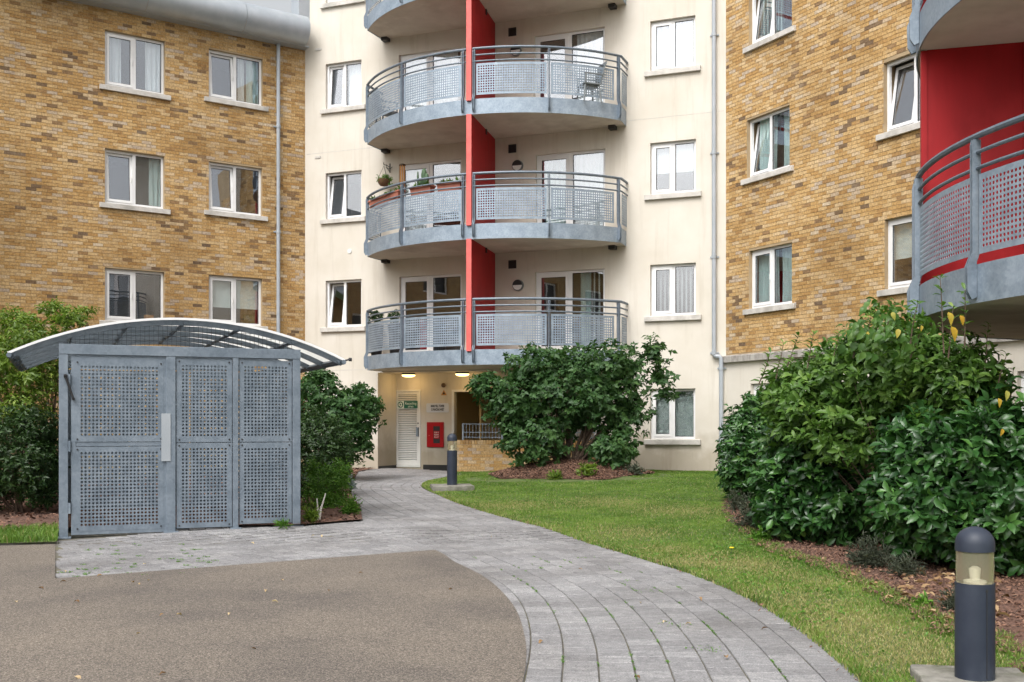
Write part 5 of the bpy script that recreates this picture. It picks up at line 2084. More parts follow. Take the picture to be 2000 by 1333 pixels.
def shoots(P, N, per, length, width, spread=(45, 75), up=.35, jit=.45, step=.02, droop=.15, size_var=.45):
    """leaf frames: each point is a shoot tip carrying a whorl of leaves"""
    n = len(P)
    ax = norm(N + np.array([0, 0, up]) + rng.normal(0, jit, (n, 3)))
    ref = np.where(np.abs(ax[:, 2:3]) < .9, np.array([[0, 0, 1.0]]), np.array([[1.0, 0, 0]]))
    u = norm(np.cross(ax, ref))
    v = np.cross(ax, u)
    pos, Y, Z, L, tint = [], [], [], [], []
    base_t = rng.beta(2, 2.4, n)
    for k in range(per):
        an = rng.uniform(0, .8, n) + k * 2.4
        sp = np.radians(rng.uniform(spread[0], spread[1], n))
        rad = u * np.cos(an)[:, None] + v * np.sin(an)[:, None]
        y = norm(ax * np.cos(sp)[:, None] + rad * np.sin(sp)[:, None] - np.array([0, 0, droop]))
        z = ax - y * np.sum(ax * y, axis=1)[:, None]
        z = norm(z + rng.normal(0, .18, (n, 3)))
        z = norm(z - y * np.sum(z * y, axis=1)[:, None])
        pos.append(P - ax * (k * step)[..., None] if np.ndim(step) else P - ax * (k * step))
        Y.append(y); Z.append(z)
        L.append(length * rng.uniform(1 - size_var, 1 + size_var * .6, n))
        tint.append(np.clip(base_t * .7 + rng.normal(.12, .12, n), 0, 1))
    return [np.concatenate(a) for a in (pos, Y, Z, L, tint)] + [width]

def leaf_mesh(name, fr, tpl, mat, parent, kind='stuff', individuals=0, ind_name='leaf', tint_shift=0.0):
    pos, Y, Z, L, tint, wr = fr
    X = np.cross(Y, Z)
    TV, TF = tpl
    tint = np.clip(tint + tint_shift, 0, 1)
    if individuals:                             # those that show largest: near, and on the side towards the viewer
        c = np.array([0, 0, CAMZ])
        dist = np.linalg.norm(pos - c, axis=1)
        view = norm(c - pos)
        cen = pos.mean(axis=0)
        facing = np.sum(norm(pos - cen) * norm(c - cen), axis=1)
        inframe = (np.abs(pos[:, 0] / pos[:, 1]) < .46) & (pos[:, 2] > .15)
        area = np.abs(np.sum(Z * view, axis=1)) * L / dist
        score = np.where(inframe & (facing > .45), area, -1)
        idx = np.argsort(-score)[:individuals]
        lib_ = []
        for q in range(8):
            me = bpy.data.meshes.new(ind_name)
            sc = TV * np.array([wr, 1, 1])
            me.from_pydata([tuple(map(float, p)) for p in sc], [], [tuple(map(int, f)) for f in TF])
            at_ = me.attributes.new('tint', 'FLOAT', 'POINT')
            at_.data.foreach_set('value', np.full(len(TV), (q + .5) / 8, np.float32))
            me.polygons.foreach_set('use_smooth', [True] * len(me.polygons))
            me.materials.append(mat)
            lib_.append(me)
        for i in idx:
            x, y, z, l_, p = X[i], Y[i], Z[i], L[i], pos[i]
            mt = Matrix(((x[0] * l_, y[0] * l_, z[0] * l_, p[0]), (x[1] * l_, y[1] * l_, z[1] * l_, p[1]), (x[2] * l_, y[2] * l_, z[2] * l_, p[2]), (0, 0, 0, 1)))
            inst(ind_name, lib_[min(7, int(tint[i] * 8))], parent, mt)
        m_ = np.ones(len(pos), bool)
        m_[idx] = False
        pos, X, Y, Z, L, tint = pos[m_], X[m_], Y[m_], Z[m_], L[m_], tint[m_]
    n, k = len(pos), len(TV)
    V = pos[:, None, :] + L[:, None, None] * (X[:, None, :] * (TV[None, :, 0:1] * wr) + Y[:, None, :] * TV[None, :, 1:2] + Z[:, None, :] * TV[None, :, 2:3])
    F_ = (np.arange(n)[:, None, None] * k + TF[None]).reshape(-1, 3)
    o = build_np(name, V.reshape(-1, 3), F_, mat, parent, attr={'tint': np.repeat(tint, k)}, smooth=True)
    if kind: o['kind'] = kind
    return o

def stems(parent, base, tips, r0=.02, name='stems', mat='bark', sag=.15):
    m = MB()
    for t in tips:
        b = Vector(base) + Vector((random.uniform(-.12, .12), random.uniform(-.12, .12), -.05))
        t = Vector(t)
        mid = b.lerp(t, .5) + Vector((random.uniform(-.1, .1), random.uniform(-.1, .1), random.uniform(0, sag)))
        pts = [b.lerp(mid, u).lerp(mid.lerp(t, u), u) for u in (0, .2, .4, .6, .8, 1)]
        m.tube(pts, [r0 * (1 - .85 * u) for u in (0, .2, .4, .6, .8, 1)], 5, caps=False)
    return m.build(name, M[mat], parent, smooth=True, recalc=False)

def pb(px, py, y, rx, rz, ry=None):             # blob from a place in the photo: radii in photo pixels, depth radius in metres
    x, y_, z = at(px, py, y)
    k = y / F
    return (x, y, z, rx * k, ry or rx * k * .9, rz * k)

def shrub(name, label, cat, base, blobs, n, per, length, width, mat, tpl, spread=(45, 75), up=.35, jit=.45, lo=.72, group=None, individuals=0, zmin=.03, stem_n=14, r0=.02, droop=.15, rough=.16, inner=.12, step=.02, hi=1.04, stem_hi=.9, extra=()):
    t = root(name, base, label, cat, group)
    P, N = blob_points(blobs, n, lo, hi, zmin=base[2] + zmin, rough=rough, inner=inner)
    for eb, en in extra:
        P2, N2 = blob_points(eb, en, .3, 1.05, zmin=base[2] + zmin, rough=.25, inner=.3)
        P, N = np.r_[P, P2], np.r_[N, N2]
    fr = shoots(P, N, per, length, width, spread, up, jit, step, droop)
    leaf_mesh('foliage', fr, tpl, mat, t, individuals=individuals)
    idx = rng.choice(len(P), min(stem_n, len(P)), replace=False)
    stems(t, base, [tuple(Vector(base).lerp(Vector(P[i]), stem_hi)) for i in idx], r0)
    return t, P, N

gb = lambda px, py: (*gp(px, py), gh(0, gp(px, py)[1]))
# right-hand hedge
LH = 'laurels and shrubs of the right-hand hedge'
hb_ = (4.55, 12.0, .02)
shrub('laurel_bush', 'rounded dark laurel at the far end of the hedge beside the downpipe', 'bush', (3.55, 17.0, .06),
      [pb(1462, 885, 17.0, 56, 98, .5), pb(1440, 905, 16.8, 34, 70, .4), pb(1478, 830, 17.2, 38, 62, .4)], 1500, 6, .115, .42, M['laurel'], LT_lite, group=LH, spread=(40, 78), up=.25, jit=.3)
shrub('laurel_bush', 'middle glossy laurel of the hedge, behind the lavender tufts', 'bush', (3.45, 12.2, .02),
      [pb(1575, 930, 12.2, 92, 130, .75), pb(1628, 985, 12.0, 84, 96, .75), pb(1528, 985, 12.2, 48, 80, .6), pb(1600, 860, 12.4, 98, 72, .6), pb(1665, 890, 12.1, 56, 70, .6)], 2900, 7, .125, .42, M['laurel'], LT_full, group=LH, individuals=300, spread=(30, 80), up=.35, jit=.5, zmin=.06, rough=.22)
shrub('laurel_bush', 'largest glossy laurel, right behind the nearest bollard light', 'bush', (4.25, 9.9, .02),
      [pb(1865, 970, 10.0, 140, 165, .95), pb(1940, 890, 10.0, 120, 118, .9), pb(1800, 890, 10.1, 70, 90, .7), pb(1960, 1010, 9.9, 150, 125, .95), pb(1780, 980, 10.0, 55, 105, .6)], 3300, 7, .122, .42, M['laurel'], LT_full, group=LH, individuals=300, spread=(30, 80), up=.35, jit=.5, zmin=.10, rough=.22)
vt, VP_, VN_ = shrub('viburnum_bush', 'tall loose evergreen shrub rising above the laurels under the near balcony', 'bush', (4.0, 11.0, .02),
      [pb(1585, 790, 11.8, 92, 88, .7), pb(1660, 745, 11.5, 88, 88, .7), pb(1740, 720, 11.0, 96, 110, .8), pb(1835, 750, 10.6, 96, 105, .75), pb(1700, 840, 11.4, 140, 80, .8), pb(1900, 770, 10.6, 52, 78, .5), pb(1550, 760, 12.0, 52, 46, .5)],
      2900, 6, .108, .40, M['viburnum'], LT_full, group=LH, individuals=260, spread=(38, 80), up=.5, jit=.55, stem_n=40, r0=.012, zmin=.5, rough=.2)
# long shoots that stand clear of it
pos_, nn_ = [], []
for (x, y, h, d_) in ((1838, 540, 150, 9.75), (1862, 600, 100, 9.8), (1885, 567, 110, 9.7), (1792, 590, 90, 9.9), (1800, 640, 60, 10.0), (1700, 615, 70, 10.6), (1672, 640, 60, 10.8), (1930, 632, 90, 9.9), (1640, 650, 60, 11), (1590, 650, 70, 11.3), (1530, 670, 70, 11.6), (1505, 690, 60, 11.8), (1560, 655, 60, 11.5), (1965, 690, 110, 9.8), (1978, 720, 80, 9.9), (1745, 600, 60, 10.4)):
    tip = Vector(at(x, y, d_))
    bot = Vector(at(x + random.uniform(-25, 5), y + h, d_ + .1))
    pts = [bot.lerp(tip, u) + Vector((random.uniform(-.01, .01), 0, 0)) for u in (0, .33, .66, 1)]
    m = MB()
    m.tube(pts, [.008, .006, .005, .003], 5, caps=False)
    m.build('twig', M['bark'], vt, recalc=False)
    for u in np.linspace(.25, 1, 5):
        pos_.append(tuple(bot.lerp(tip, u)))
        nn_.append(tuple((tip - bot).normalized()))
fr = shoots(np.array(pos_), np.array(nn_), 4, .085, .36, (45, 80), .3, .15, .012, .1)
leaf_mesh('shoot_leaves', fr, LT_full, M['viburnum'], vt, tint_shift=.1)
# bindweed over the top of it
vr = root('bindweed', at(1700, 640, 10.2), 'bindweed with broad heart leaves, a few gone yellow, over the top of the tall shrub', 'climbing plant')
P, N = blob_points([pb(1715, 625, 10.25, 50, 42, .18), pb(1690, 660, 10.2, 38, 40, .18), pb(1755, 655, 10.1, 42, 34, .2)], 130, .8, 1.05)
P = P[:, :]
fr = shoots(P, norm(N * .6 + np.array([0, -1, .2])), 1, .088, .72, (50, 85), .1, .3, .0, .9)
leaf_mesh('heart_leaves', fr, LT_heart, M['vine'], vr)
for (x, y, s_, d_) in ((1852, 622, .155, 9.55), (1858, 650, .17, 9.5), (1875, 628, .12, 9.6), (1742, 622, .10, 10.0), (1755, 655, .11, 9.9), (1695, 660, .07, 10.1), (1950, 790, .10, 9.1), (1966, 775, .11, 9.1), (1800, 648, .07, 9.8), (1668, 655, .07, 10.3), (1958, 850, .08, 9.05)):
    c_ = at(x, y - 12, d_)
    fr = [np.array([c_]), norm(np.array([[random.uniform(-.4, .4), -.35, -1]])), norm(np.array([[random.uniform(-.4, .4), -1, .25]])), np.array([s_ * .8]), np.array([random.random()]), .55]
    fr[2] = norm(fr[2] - fr[1] * np.sum(fr[2] * fr[1]))
    leaf_mesh('yellow_leaf', fr, LT_heart, M['yellowleaf'], vr, kind=None)

# lavender tufts and sprigs along the bed
def tuft(name, label, cat, px, py, rpx, hpx, n, mat, length, group=None, width=.12, spread=(5, 60), per=3):
    x, y = gp(px, py)
    k = y / F
    h0 = lawn_h(x, y) if x > -1.6 else gh(x, y)
    t = root(name, (x, y, h0), label, cat, group)
    P, N = blob_points([(x, y, h0 + hpx * k * .3, rpx * k, rpx * k, hpx * k * .75)], n, .3, 1.0, zmin=h0 + .01, inner=.3)
    leaf_mesh('foliage', shoots(P, N, per, length, width, spread, .7, .4, .01, .0), LT_lite, M[mat], t)
    return t
LV = 'low grey tufts under the hedge'
tuft('lavender_tuft', 'grey brown lavender tuft under the middle laurel, nearest the lawn', 'plant', 1480, 1035, 48, 75, 900, 'lavender', .07, LV)
tuft('lavender_tuft', 'small woody lavender tuft at the far laurel', 'plant', 1440, 1000, 24, 40, 300, 'lavender', .06, LV)
tuft('lavender_tuft', 'green grey lavender tuft between the two glossy laurels', 'plant', 1700, 1112, 50, 62, 700, 'lavender', .06, LV)
tuft('lavender_tuft', 'thin lavender tuft left of the nearest bollard light', 'plant', 1765, 1128, 40, 45, 300, 'lavender', .06, LV)
tuft('lavender_tuft', 'ragged tuft right behind the nearest bollard light', 'plant', 1862, 1200, 30, 45, 200, 'lavender', .05, LV)
tuft('weed', 'bright green weed beside the grey brown lavender', 'plant', 1485, 1060, 24, 28, 120, 'bright', .06, width=.4)
tuft('weed', 'small green weed among the dead leaves of the bed', 'plant', 1800, 1190, 20, 24, 60, 'bright', .05, width=.4)
tuft('seedling', 'yellow green seedling on the middle of the bark mound', 'plant', 1146, 946, 18, 26, 90, 'paleshrub', .11, 'small plants on the bark mound', .3)
tuft('seedling', 'smaller green seedling on the left of the bark mound', 'plant', 1085, 947, 17, 18, 70, 'paleshrub', .09, 'small plants on the bark mound', .3)
tuft('seedling', 'brownish tuft on the right end of the bark mound', 'plant', 1240, 943, 20, 20, 90, 'lavender', .10, 'small plants on the bark mound', .3)

# lilac bush on the mound
lz = .34
shrub('lilac_bush', 'broad dark green bush on the bark mound in front of the entrance', 'bush', (MC[0] + .1, MC[1] + .3, lz),
      [pb(1100, 770, 23.2, 112, 74, 1.1), pb(1000, 775, 23.0, 62, 48, .8), pb(1165, 728, 23.2, 76, 56, .9), pb(1065, 722, 23.2, 80, 48, .8), pb(1045, 862, 22.8, 70, 54, .8), pb(1010, 805, 22.9, 50, 50, .6), pb(1195, 878, 22.7, 52, 44, .7), pb(1160, 790, 23.1, 70, 52, .9),
       pb(952, 752, 23.0, 34, 26, .35), pb(940, 748, 22.9, 22, 18, .25)],
      3300, 6, .125, .58, M['lilac'], LT_lite, spread=(45, 85), up=.35, jit=.5, stem_n=46, r0=.035, zmin=.10, rough=.2, droop=.3, inner=.2,
      extra=[([pb(1272, 685, 23.3, 38, 34, .35), pb(1288, 735, 23.3, 32, 36, .3), pb(1300, 765, 23.3, 26, 20, .25), pb(1235, 795, 23.1, 46, 78, .5), pb(1225, 715, 23.3, 48, 48, .5), pb(1215, 840, 22.9, 50, 46, .5)], 520)])

# shrubs left of the entrance
LE = 'shrubs between the shed and the entrance'
shrub('leafy_bush', 'loose green bush against the cream wall left of the entrance', 'bush', (-4.2, 23.0, .13),
      [pb(632, 775, 23, 42, 48, .6), pb(625, 738, 23, 26, 24, .35), pb(700, 805, 23.2, 46, 50, .6), pb(722, 795, 23.2, 26, 26, .35), pb(660, 830, 22.8, 58, 62, .8), pb(690, 865, 22.6, 40, 34, .5), pb(600, 790, 22.8, 30, 60, .5), pb(702, 765, 23.3, 14, 24, .2)],
      1500, 6, .115, .55, M['lilac'], LT_lite, group=LE, spread=(45, 85), droop=.3, jit=.5, stem_n=24, r0=.025, zmin=.3)
shrub('dark_bush', 'dense dark bush right beside the shed', 'bush', (-3.3, 18.5, .1),
      [pb(632, 880, 18.6, 56, 76, .7), pb(610, 850, 18.8, 40, 58, .6), pb(660, 895, 18.4, 28, 52, .5), pb(620, 940, 18.4, 46, 60, .7)],
      1900, 6, .075, .45, M['darkshrub'], LT_lite, group=LE, spread=(40, 80), stem_n=10)
shrub('bright_bush', 'small bright green bush at the path edge near the shed', 'bush', (-2.65, 16.2, .08),
      [pb(640, 950, 16.2, 44, 44, .4), pb(662, 925, 16.2, 26, 30, .3), pb(620, 975, 16.0, 32, 40, .35), pb(612, 915, 16.3, 12, 24, .15), pb(650, 985, 15.9, 34, 24, .3)],
      1500, 5, .05, .38, M['bright'], LT_lite, group=LE, spread=(30, 75), up=.6, stem_n=16, r0=.01)
tuft('silver_plant', 'small silvery plant at the path edge beside the bright bush', 'plant', 682, 956, 11, 26, 200, 'silver', .06, LE, .3)
tuft('weed', 'green weed at the corner where shed forecourt meets path', 'plant', 684, 1008, 20, 36, 260, 'bright', .07, LE, .2)
tuft('weed', 'pale weed at the right foot of the shed', 'plant', 606, 1024, 16, 40, 120, 'paleshrub', .09, LE, .12)
tuft('weed', 'little tuft of grass growing at the foot of the shed panel', 'plant', 553, 1033, 12, 14, 40, 'bright', .09, None, .08)
# dead stub
x, y = gp(622, 1020)
ds = root('dead_stem', (x, y, gh(x, y)), 'bleached dead stem in the bed right of the shed', 'plant')
m = MB()
z0 = gh(x, y)
for dx, hh in ((-.02, .30), (.09, .36), (.03, .2)):
    m.tube([(x, y, z0 - .02), (x + dx * .4, y, z0 + hh * .5), (x + dx, y, z0 + hh)], [.02, .013, .007], 6)
m.build('stem', M['bamboo'] if False else M['sill'], ds, smooth=True)

# shrubs left of the shed
LS = 'shrubs left of the shed'
shrub('pale_bush', 'tall light green shrub left of the shed under the brick wall', 'bush', (-7.0, 16.6, .07),
      [pb(60, 665, 16.6, 70, 50, .8), pb(140, 622, 16.9, 38, 22, .4), pb(20, 720, 16.4, 50, 60, .7), pb(105, 600, 17.0, 26, 16, .3), pb(80, 740, 16.4, 48, 42, .6), pb(40, 800, 16.2, 60, 40, .6), pb(168, 605, 17.0, 22, 8, .2), pb(30, 625, 16.8, 36, 26, .4), pb(-40, 690, 16.6, 50, 80, .7), pb(100, 690, 16.5, 34, 44, .4)],
      2100, 5, .085, .42, M['paleshrub'], LT_lite, group=LS, spread=(40, 85), up=.4, jit=.6, droop=.35, stem_n=36, r0=.022, zmin=.5, rough=.25, lo=.55)
shrub('dark_bush', 'dense dark bush at the left edge, beside the shed', 'bush', (-6.8, 15.2, .07),
      [pb(55, 905, 15.2, 68, 74, .8), pb(20, 880, 15.2, 60, 84, .8), pb(85, 930, 15.0, 34, 62, .5), pb(-30, 920, 15.2, 50, 80, .8), pb(70, 835, 15.4, 50, 40, .6)],
      2600, 6, .075, .42, M['darkshrub'], LT_lite, group=LS, spread=(40, 80), stem_n=10)

# ------------------------------------------------------------------ things on the planted balcony
def planter(px0, px1, soff, label):
    f0_, f1_ = ARC.phi(px0), ARC.phi(px1)
    fm = (f0_ + f1_) / 2
    L = abs(f1_ - f0_) * ARC.R
    def mp(a, b, c):
        p = ARC.at(fm, ARC.R + b, 0)
        tx = (-math.sin(fm) * ARC.ax[0] + math.cos(fm) * ARC.bx[0], -math.sin(fm) * ARC.ax[1] + math.cos(fm) * ARC.bx[1])
        return (p[0] + tx[0] * a, p[1] + tx[1] * a, c)
    z0 = soff + 1.13
    t = root('planter', mp(0, -.14, z0), label, 'planter', 'terracotta planters on the balcony rail')
    m = MB(mp)
    l, w_ = L / 2, .09
    m.add([(-l * .92, -.14 - w_ * .8, z0), (l * .92, -.14 - w_ * .8, z0), (l * .92, -.14 + w_ * .8, z0), (-l * .92, -.14 + w_ * .8, z0),
           (-l, -.14 - w_, z0 + .2), (l, -.14 - w_, z0 + .2), (l, -.14 + w_, z0 + .2), (-l, -.14 + w_, z0 + .2)],
          [(0, 3, 2, 1), (0, 1, 5, 4), (1, 2, 6, 5), (2, 3, 7, 6), (3, 0, 4, 7), (4, 5, 6, 7)])
    ring_ = [(-l - .012, l + .012)]
    m.box(-l - .012, l + .012, -.14 - w_ - .012, -.14 + w_ + .012, z0 + .16, z0 + .196)
    m.build('trough', M['terracotta'], t)
    P = np.array([mp(random.uniform(-l, l) * .9, -.14 + random.uniform(-.06, .06), z0 + .2 + random.uniform(0, .06)) for _ in range(26)])
    leaf_mesh('foliage', shoots(P, np.tile([[0, 0, 1.0]], (len(P), 1)), 4, .085, .4, (10, 80), .2, .3, .01, .2), LT_lite, M['bright'], t)
    return t, mp, z0
planter(722, 780, SOFF[1], 'left terracotta planter on the rail of the planted balcony')
tcx, mpc, zc0 = planter(798, 838, SOFF[1], 'terracotta planter with tall cacti on the planted balcony rail')
planter(851, 897, SOFF[1], 'right terracotta planter on the rail, next to the red divider')
for a, h, r_ in ((.05, .42, .065), (-.14, .38, .022), (.0, .22, .05), (.13, .30, .05), (-.08, .2, .03)):
    m = MB()
    p = mpc(a, -.14, 0)
    m.lathe((p[0], p[1], zc0 + .19), [(r_ * .8, 0), (r_, h * .3), (r_ * 1.05, h * .7), (r_ * .7, h * .93), (r_ * .2, h)], 10)
    m.build('cactus', M['cactus'], tcx, smooth=True)
W3 = WC.off(.32)
a, z = W3.hit(750), W3.z(750, 352)
hb = root('hanging_basket', W3.P(a, 0, z), 'hanging basket of trailing green on the wall bracket beside the planted balcony', 'hanging basket')
m = MB(lambda p, q, r_: W3.P(a + p, q, z + r_))
m.lathe((0, 0, 0), [(.02, -.16), (.10, -.14), (.155, -.07), (.17, .0), (.16, .01)], 18)
m.build('bowl', M['basket'], hb, smooth=True)
top = (0, 0, .36)
m = MB(lambda p, q, r_: W3.P(a + p, q, z + r_))
for k in range(3):
    t = R(30 + 120 * k)
    m.tube([(.16 * math.cos(t), .16 * math.sin(t), .005), top], .004, 4, caps=False)
m.build('chain', M['black'], hb, recalc=False)
c_ = W3.P(a, 0, z)
P, N = blob_points([(c_[0], c_[1], c_[2] + .03, .17, .17, .09)], 90, .6, 1.1)
P2 = np.array([[*W3.P(a + .2 + random.uniform(-.03, .07), random.uniform(-.08, .08), z - random.uniform(-.05, .16))[:3]] for _ in range(12)])
fr = shoots(np.r_[P, P2], np.r_[N, np.tile([[0, 0, -1.0]], (12, 1))], 4, .06, .4, (20, 80), .3, .4, .01, .3)
leaf_mesh('foliage', fr, LT_lite, M['bright'], hb)
bz = z + .36
br = root('wall_bracket', WC.P(a, 0, bz), 'small dark scrolled wall bracket that carries the hanging basket', 'bracket')
m = MB(WC.P)
m.box(a - .012, a + .012, .002, .012, bz - .12, bz + .12)
m.tube([(a, .01, bz + .02), (a, .2, bz + .04), (a, .33, bz + .02), (a, .35, bz + .07)], .010, 6)
m.tube([(a, .01, bz - .10), (a, .12, bz - .04), (a, .22, bz + .03)], .008, 6)
m.tube([(a - .09, .05, bz + .02), (a - .04, .05, bz - .02), (a + .04, .05, bz - .02), (a + .09, .05, bz + .02)], .008, 6)
m.build('scroll', M['black'], br, smooth=True)
W4 = WC.off(.55)
a, z = W4.hit(786), W4.z(786, 322)
wc_ = root('wind_chime', W4.P(a, 0, z), 'bamboo wind chime hanging at the corner of the balcony door', 'wind chime')
m = MB(lambda p, q, r_: W4.P(a + p, q, z + r_))
m.lathe((0, 0, 0), [(.075, -.03), (.08, -.02), (.08, 0), (.03, .02)], 14)
m.build('top_disc', M['bark'], wc_, smooth=True)
for k in range(6):
    t = R(60 * k)
    L_ = .38 + .06 * (k % 3)
    m = MB(lambda p, q, r_: W4.P(a + p, q, z + r_))
    m.tube([(.055 * math.cos(t), .055 * math.sin(t), -.035), (.055 * math.cos(t), .055 * math.sin(t), -.035 - L_)], .018, 8)
    m.build('bamboo_tube', M['bamboo'], wc_, smooth=True)

# garden furniture behind the perforated panels
def chair(px, soff, nn, yaw, label, back=True, mat='plastic'):
    W5 = WC.off(nn)
    x, y, _ = W5.P(W5.hit(px), 0, 0)
    z0 = soff + BT - .045
    c, s_ = math.cos(R(yaw)), math.sin(R(yaw))
    mp = lambda p, q, r_: (x + p * c - q * s_, y + p * s_ + q * c, z0 + r_)
    t = root('garden_chair', (x, y, z0), label, 'garden chair', 'chairs on the balconies')
    m = MB(mp); m.box(-.22, .22, -.21, .21, .40, .435); m.build('seat', M[mat], t, bevel=.008)
    m = MB(mp)
    for i in range(5):
        m.add([(-.2 + i * .088, -.22, .43), (-.13 + i * .088, -.22, .43), (-.13 + i * .088, -.34, .92), (-.2 + i * .088, -.34, .92), (-.2 + i * .088, -.205, .43), (-.13 + i * .088, -.205, .43), (-.13 + i * .088, -.32, .92), (-.2 + i * .088, -.32, .92)],
              [(0, 1, 2, 3), (7, 6, 5, 4), (0, 4, 5, 1), (1, 5, 6, 2), (2, 6, 7, 3), (3, 7, 4, 0)])
    m.add([(-.22, -.34, .88), (.22, -.34, .88), (.22, -.355, .95), (-.22, -.355, .95), (-.22, -.315, .88), (.22, -.315, .88), (.22, -.33, .95), (-.22, -.33, .95)],
          [(0, 1, 2, 3), (7, 6, 5, 4), (0, 4, 5, 1), (1, 5, 6, 2), (2, 6, 7, 3), (3, 7, 4, 0)])
    m.build('backrest', M[mat], t)
    for sx in (-1, 1):
        for sy in (-1, 1):
            m = MB(mp); m.tube([(sx * .19, sy * .17, .405), (sx * .22, sy * .21, 0)], .02, 6); m.build('leg', M[mat], t)
        m = MB(mp); m.box(sx * .23 - .02, sx * .23 + .02, -.26, .2, .62, .645); m.build('armrest', M[mat], t)
        m = MB(mp); m.box(sx * .23 - .015, sx * .23 + .015, .16, .19, .436, .62); m.build('arm_support', M[mat], t)
    return t
chair(1150, SOFF[2], 1.0, 110, 'dark grey garden chair behind the right panel of the upper middle balcony')
chair(755, SOFF[2], .75, -60, 'dark garden chair behind the left panel of the upper middle balcony', mat='galvdark')
# dark pots on the lowest balcony
for x, y, lb in ((735, 628, 'dark pot plant showing above the left panel of the lowest balcony'), (772, 632, 'dark round pot beside it on the lowest balcony')):
    W5 = WC.off(.8)
    a = W5.hit(x)
    p = W5.P(a, 0, SOFF[0] + BT - .045)
    t = root('plant_pot', p, lb, 'plant pot', 'pots on the lowest balcony')
    m = MB(); m.lathe(p, [(.12, 0), (.16, .35), (.18, .8), (.16, .82)], 16); m.build('pot', M['black'], t, smooth=True)
    P, N = blob_points([(p[0], p[1], p[2] + 1.0, .17, .17, .16)], 70, .5, 1)
    leaf_mesh('foliage', shoots(P, N, 4, .09, .4, (20, 80), .4, .4, .01, .2), LT_lite, M['darkshrub'], t)

# white blind rail: golden lamp inside the lower left cream window
q = cr[2]
W6 = WC.off(-.9)
a = q[0] + (q[1] - q[0]) * .78
z = q[3] - .42
gl_ = root('pendant_lamp', W6.P(a, 0, z), 'golden petal pendant lamp seen inside the lowest cream window on the left', 'pendant lamp')
m = MB(lambda p, q_, r_: W6.P(a + p, q_, z + r_))
for ring_i, (rr, zz) in enumerate(((.17, .08), (.19, 0), (.16, -.09))):
    for k in range(10):
        t = R(36 * k + 18 * ring_i)
        c, s_ = math.cos(t), math.sin(t)
        m.add([(rr * c - .05 * s_, rr * s_ + .05 * c, zz), (rr * c + .05 * s_, rr * s_ - .05 * c, zz), (rr * .7 * c, rr * .7 * s_, zz - .09), (rr * .75 * c, rr * .75 * s_, zz + .05)], [(0, 2, 1), (0, 1, 3)])
m.build('shade', emit_mat('lit_shade', (.95, .62, .25), .55), gl_, recalc=False)
m = MB(lambda p, q_, r_: W6.P(a + p, q_, z + r_))
m.tube([(0, 0, .1), (0, 0, .5)], .006, 5)
m.build('cord', M['black'], gl_)

# fallen leaves on the drive and path
spots = [(884, 1152), (155, 1180), (320, 1203), (258, 1140), (290, 1136), (270, 1142), (130, 1139), (640, 1155), (520, 1156), (345, 1204), (450, 1201), (325, 1319), (145, 1326), (490, 1270), (530, 1178), (200, 1126), (550, 1136), (700, 1122),
         (280, 1105), (125, 1118), (30, 1179), (75, 1151), (274, 1240), (630, 1047), (615, 1048), (490, 1062), (1060, 1255), (1300, 1218), (1350, 1222), (1130, 1114), (1250, 1180), (1365, 1170), (1250, 1330), (1500, 1230), (1420, 1290), (960, 1050)]
lm = []
for q in range(4):
    TV, TF = LT_full
    me = bpy.data.meshes.new('fallen_leaf')
    cv = TV * np.array([.5, 1, 1.8])
    me.from_pydata([tuple(map(float, p)) for p in cv], [], [tuple(map(int, f)) for f in TF])
    at_ = me.attributes.new('tint', 'FLOAT', 'POINT')
    at_.data.foreach_set('value', np.full(len(TV), (.15, .5, .75, .95)[q], np.float32))
    me.materials.append(M['dryleaf'])
    lm.append(me)
for i, (x, y) in enumerate(spots):
    X, Y = gp(x, y)
    o = bpy.data.objects.new('fallen_leaf', lm[0 if i == 0 else random.randrange(4)])
    s_ = random.uniform(.03, .055) * (1.4 if i == 0 else 1)
    o.location = (X, Y, gh(X, Y) + .012)
    o.rotation_euler = (random.uniform(-.3, .3), random.uniform(-.3, .3), random.uniform(0, 6.28))
    o.scale = (s_, s_, s_)
    COL.objects.link(o)
    if i == 0:
        tag(o, 'dark curled leaf alone on the tan drive near the paved curve', 'leaf', 'fallen leaves')
    elif inpoly(X, Y, drive_poly):
        tag(o, 'small dry leaf lying on the tan drive', 'leaf', 'dry leaves on the drive')
    else:
        tag(o, 'small dry leaf lying on the grey paving', 'leaf', 'dry leaves on the paving')
# moss and weeds in the paving joints
pos_, = [[]]
for k in (2, 3, 4, 5, 6, 7, 8):
    c = clean_curve(offset_curve(ER, k * CW + .0))
    for p in c:
        if 5 < p[1] < 11 and random.random() < .55 * max(0, hash2(np.array([p[0] * 3 + k]), np.array([p[1] * 2.2]))[0] - .42):
            for _ in range(6):
                pos_.append((p[0] + random.gauss(0, .004), p[1] + random.gauss(0, .03), -.004))
for _ in range(500):
    x, y = gp(random.uniform(108, 420), random.uniform(1062, 1128))
    if random.random() < .1:
        bx_ = [(x + random.gauss(0, .02), y + random.gauss(0, .02), gh(x, y) - .002) for _ in range(10)]
        pos_ += bx_
for x, y in ((1300, 1215), (1340, 1222), (1365, 1265), (1390, 1270), (1230, 1135), (1265, 1155), (1150, 1090)):
    X, Y = gp(x, y)
    pos_ += [(X + random.gauss(0, .05), Y + random.gauss(0, .04), -.002) for _ in range(12)]
P = np.array(pos_)
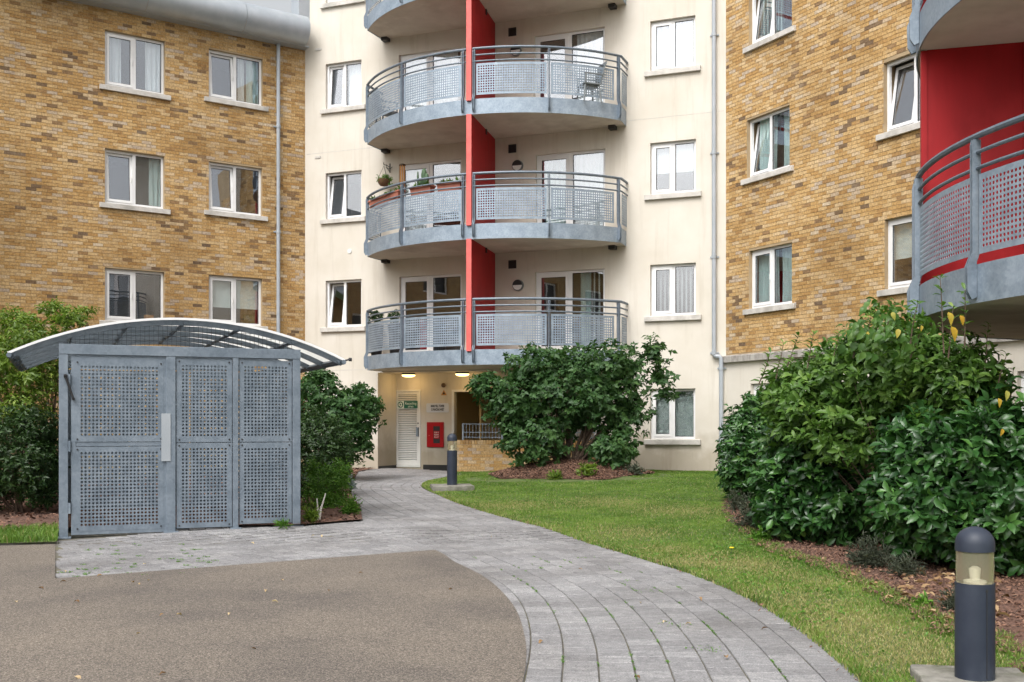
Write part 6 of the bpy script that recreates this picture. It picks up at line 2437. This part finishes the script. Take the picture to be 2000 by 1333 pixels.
fr = shoots(P, np.tile([[0, 0, 1.0]], (len(P), 1)), 3, .016, .35, (20, 85), .2, .3, .001, .1)
leaf_mesh('moss', fr, LT_lite, M['bright'], path)
# broad-leaved weeds and clover in the rough strip of lawn by the bed
P = np.c_[rng.uniform(-1, 5, 9000), rng.uniform(4.8, 12, 9000)]
P = P[inpoly_np(P, lawn_poly) & ~inpoly_np(P, bed_poly)]
P = P[hash2(P[:, 0] * 2.7 + 5, P[:, 1] * 2.1) > rng.uniform(.45, .95, len(P))]
P = np.c_[P, [lawn_h(x, y) + .012 for x, y in P]]
fr = shoots(P, np.tile([[0, 0, 1.0]], (len(P), 1)), 4, .024, .6, (40, 88), .2, .3, .001, .0)
leaf_mesh('lawn_weeds', fr, LT_lite, M['bright'], None)
# dead leaves lying in the hedge bed
P = []
for _ in range(420):
    x, y = gp(random.uniform(1640, 1960), random.uniform(1120, 1290))
    if inpoly(x, y, bed_poly): P.append((x, y, lawn_h(x, y) + .045))
P = np.array(P)
fr = shoots(P, np.tile([[0, 0, 1.0]], (len(P), 1)), 1, .075, .45, (60, 88), .1, .5, .0, .1)
o = leaf_mesh('dead_leaves', fr, LT_full, M['dryleaf'], None)
fr = None
# dandelion
x, y = gp(1427, 1088)
dn = root('dandelion', (x, y, lawn_h(x, y)), 'single yellow dandelion in the lawn near the lavender', 'flower')
m = MB(); m.tube([(x, y, lawn_h(x, y)), (x + .01, y, lawn_h(x, y) + .07)], .003, 5); m.build('stalk', M['cactus'], dn)
m = MB(); m.lathe((x + .01, y, lawn_h(x, y) + .07), [(.008, -.006), (.024, .004), (.02, .010), (.004, .012)], 12); m.build('flower_head', pmat('dandelion_yellow', (.75, .52, .01), .7), dn, smooth=True)
# drain cover by the wall
x, y = gp(1323, 921)
z0 = lawn_h(x, y)
m = MB(); m.box(x - .17, x + .17, y + .35, y + .6, z0, z0 + .06); m.box(x - .14, x + .14, y + .38, y + .57, z0 + .06, z0 + .075)
tag(m.build('gully_cover', M['black']), 'small dark gully cover at the foot of the cream wall', 'drain cover')
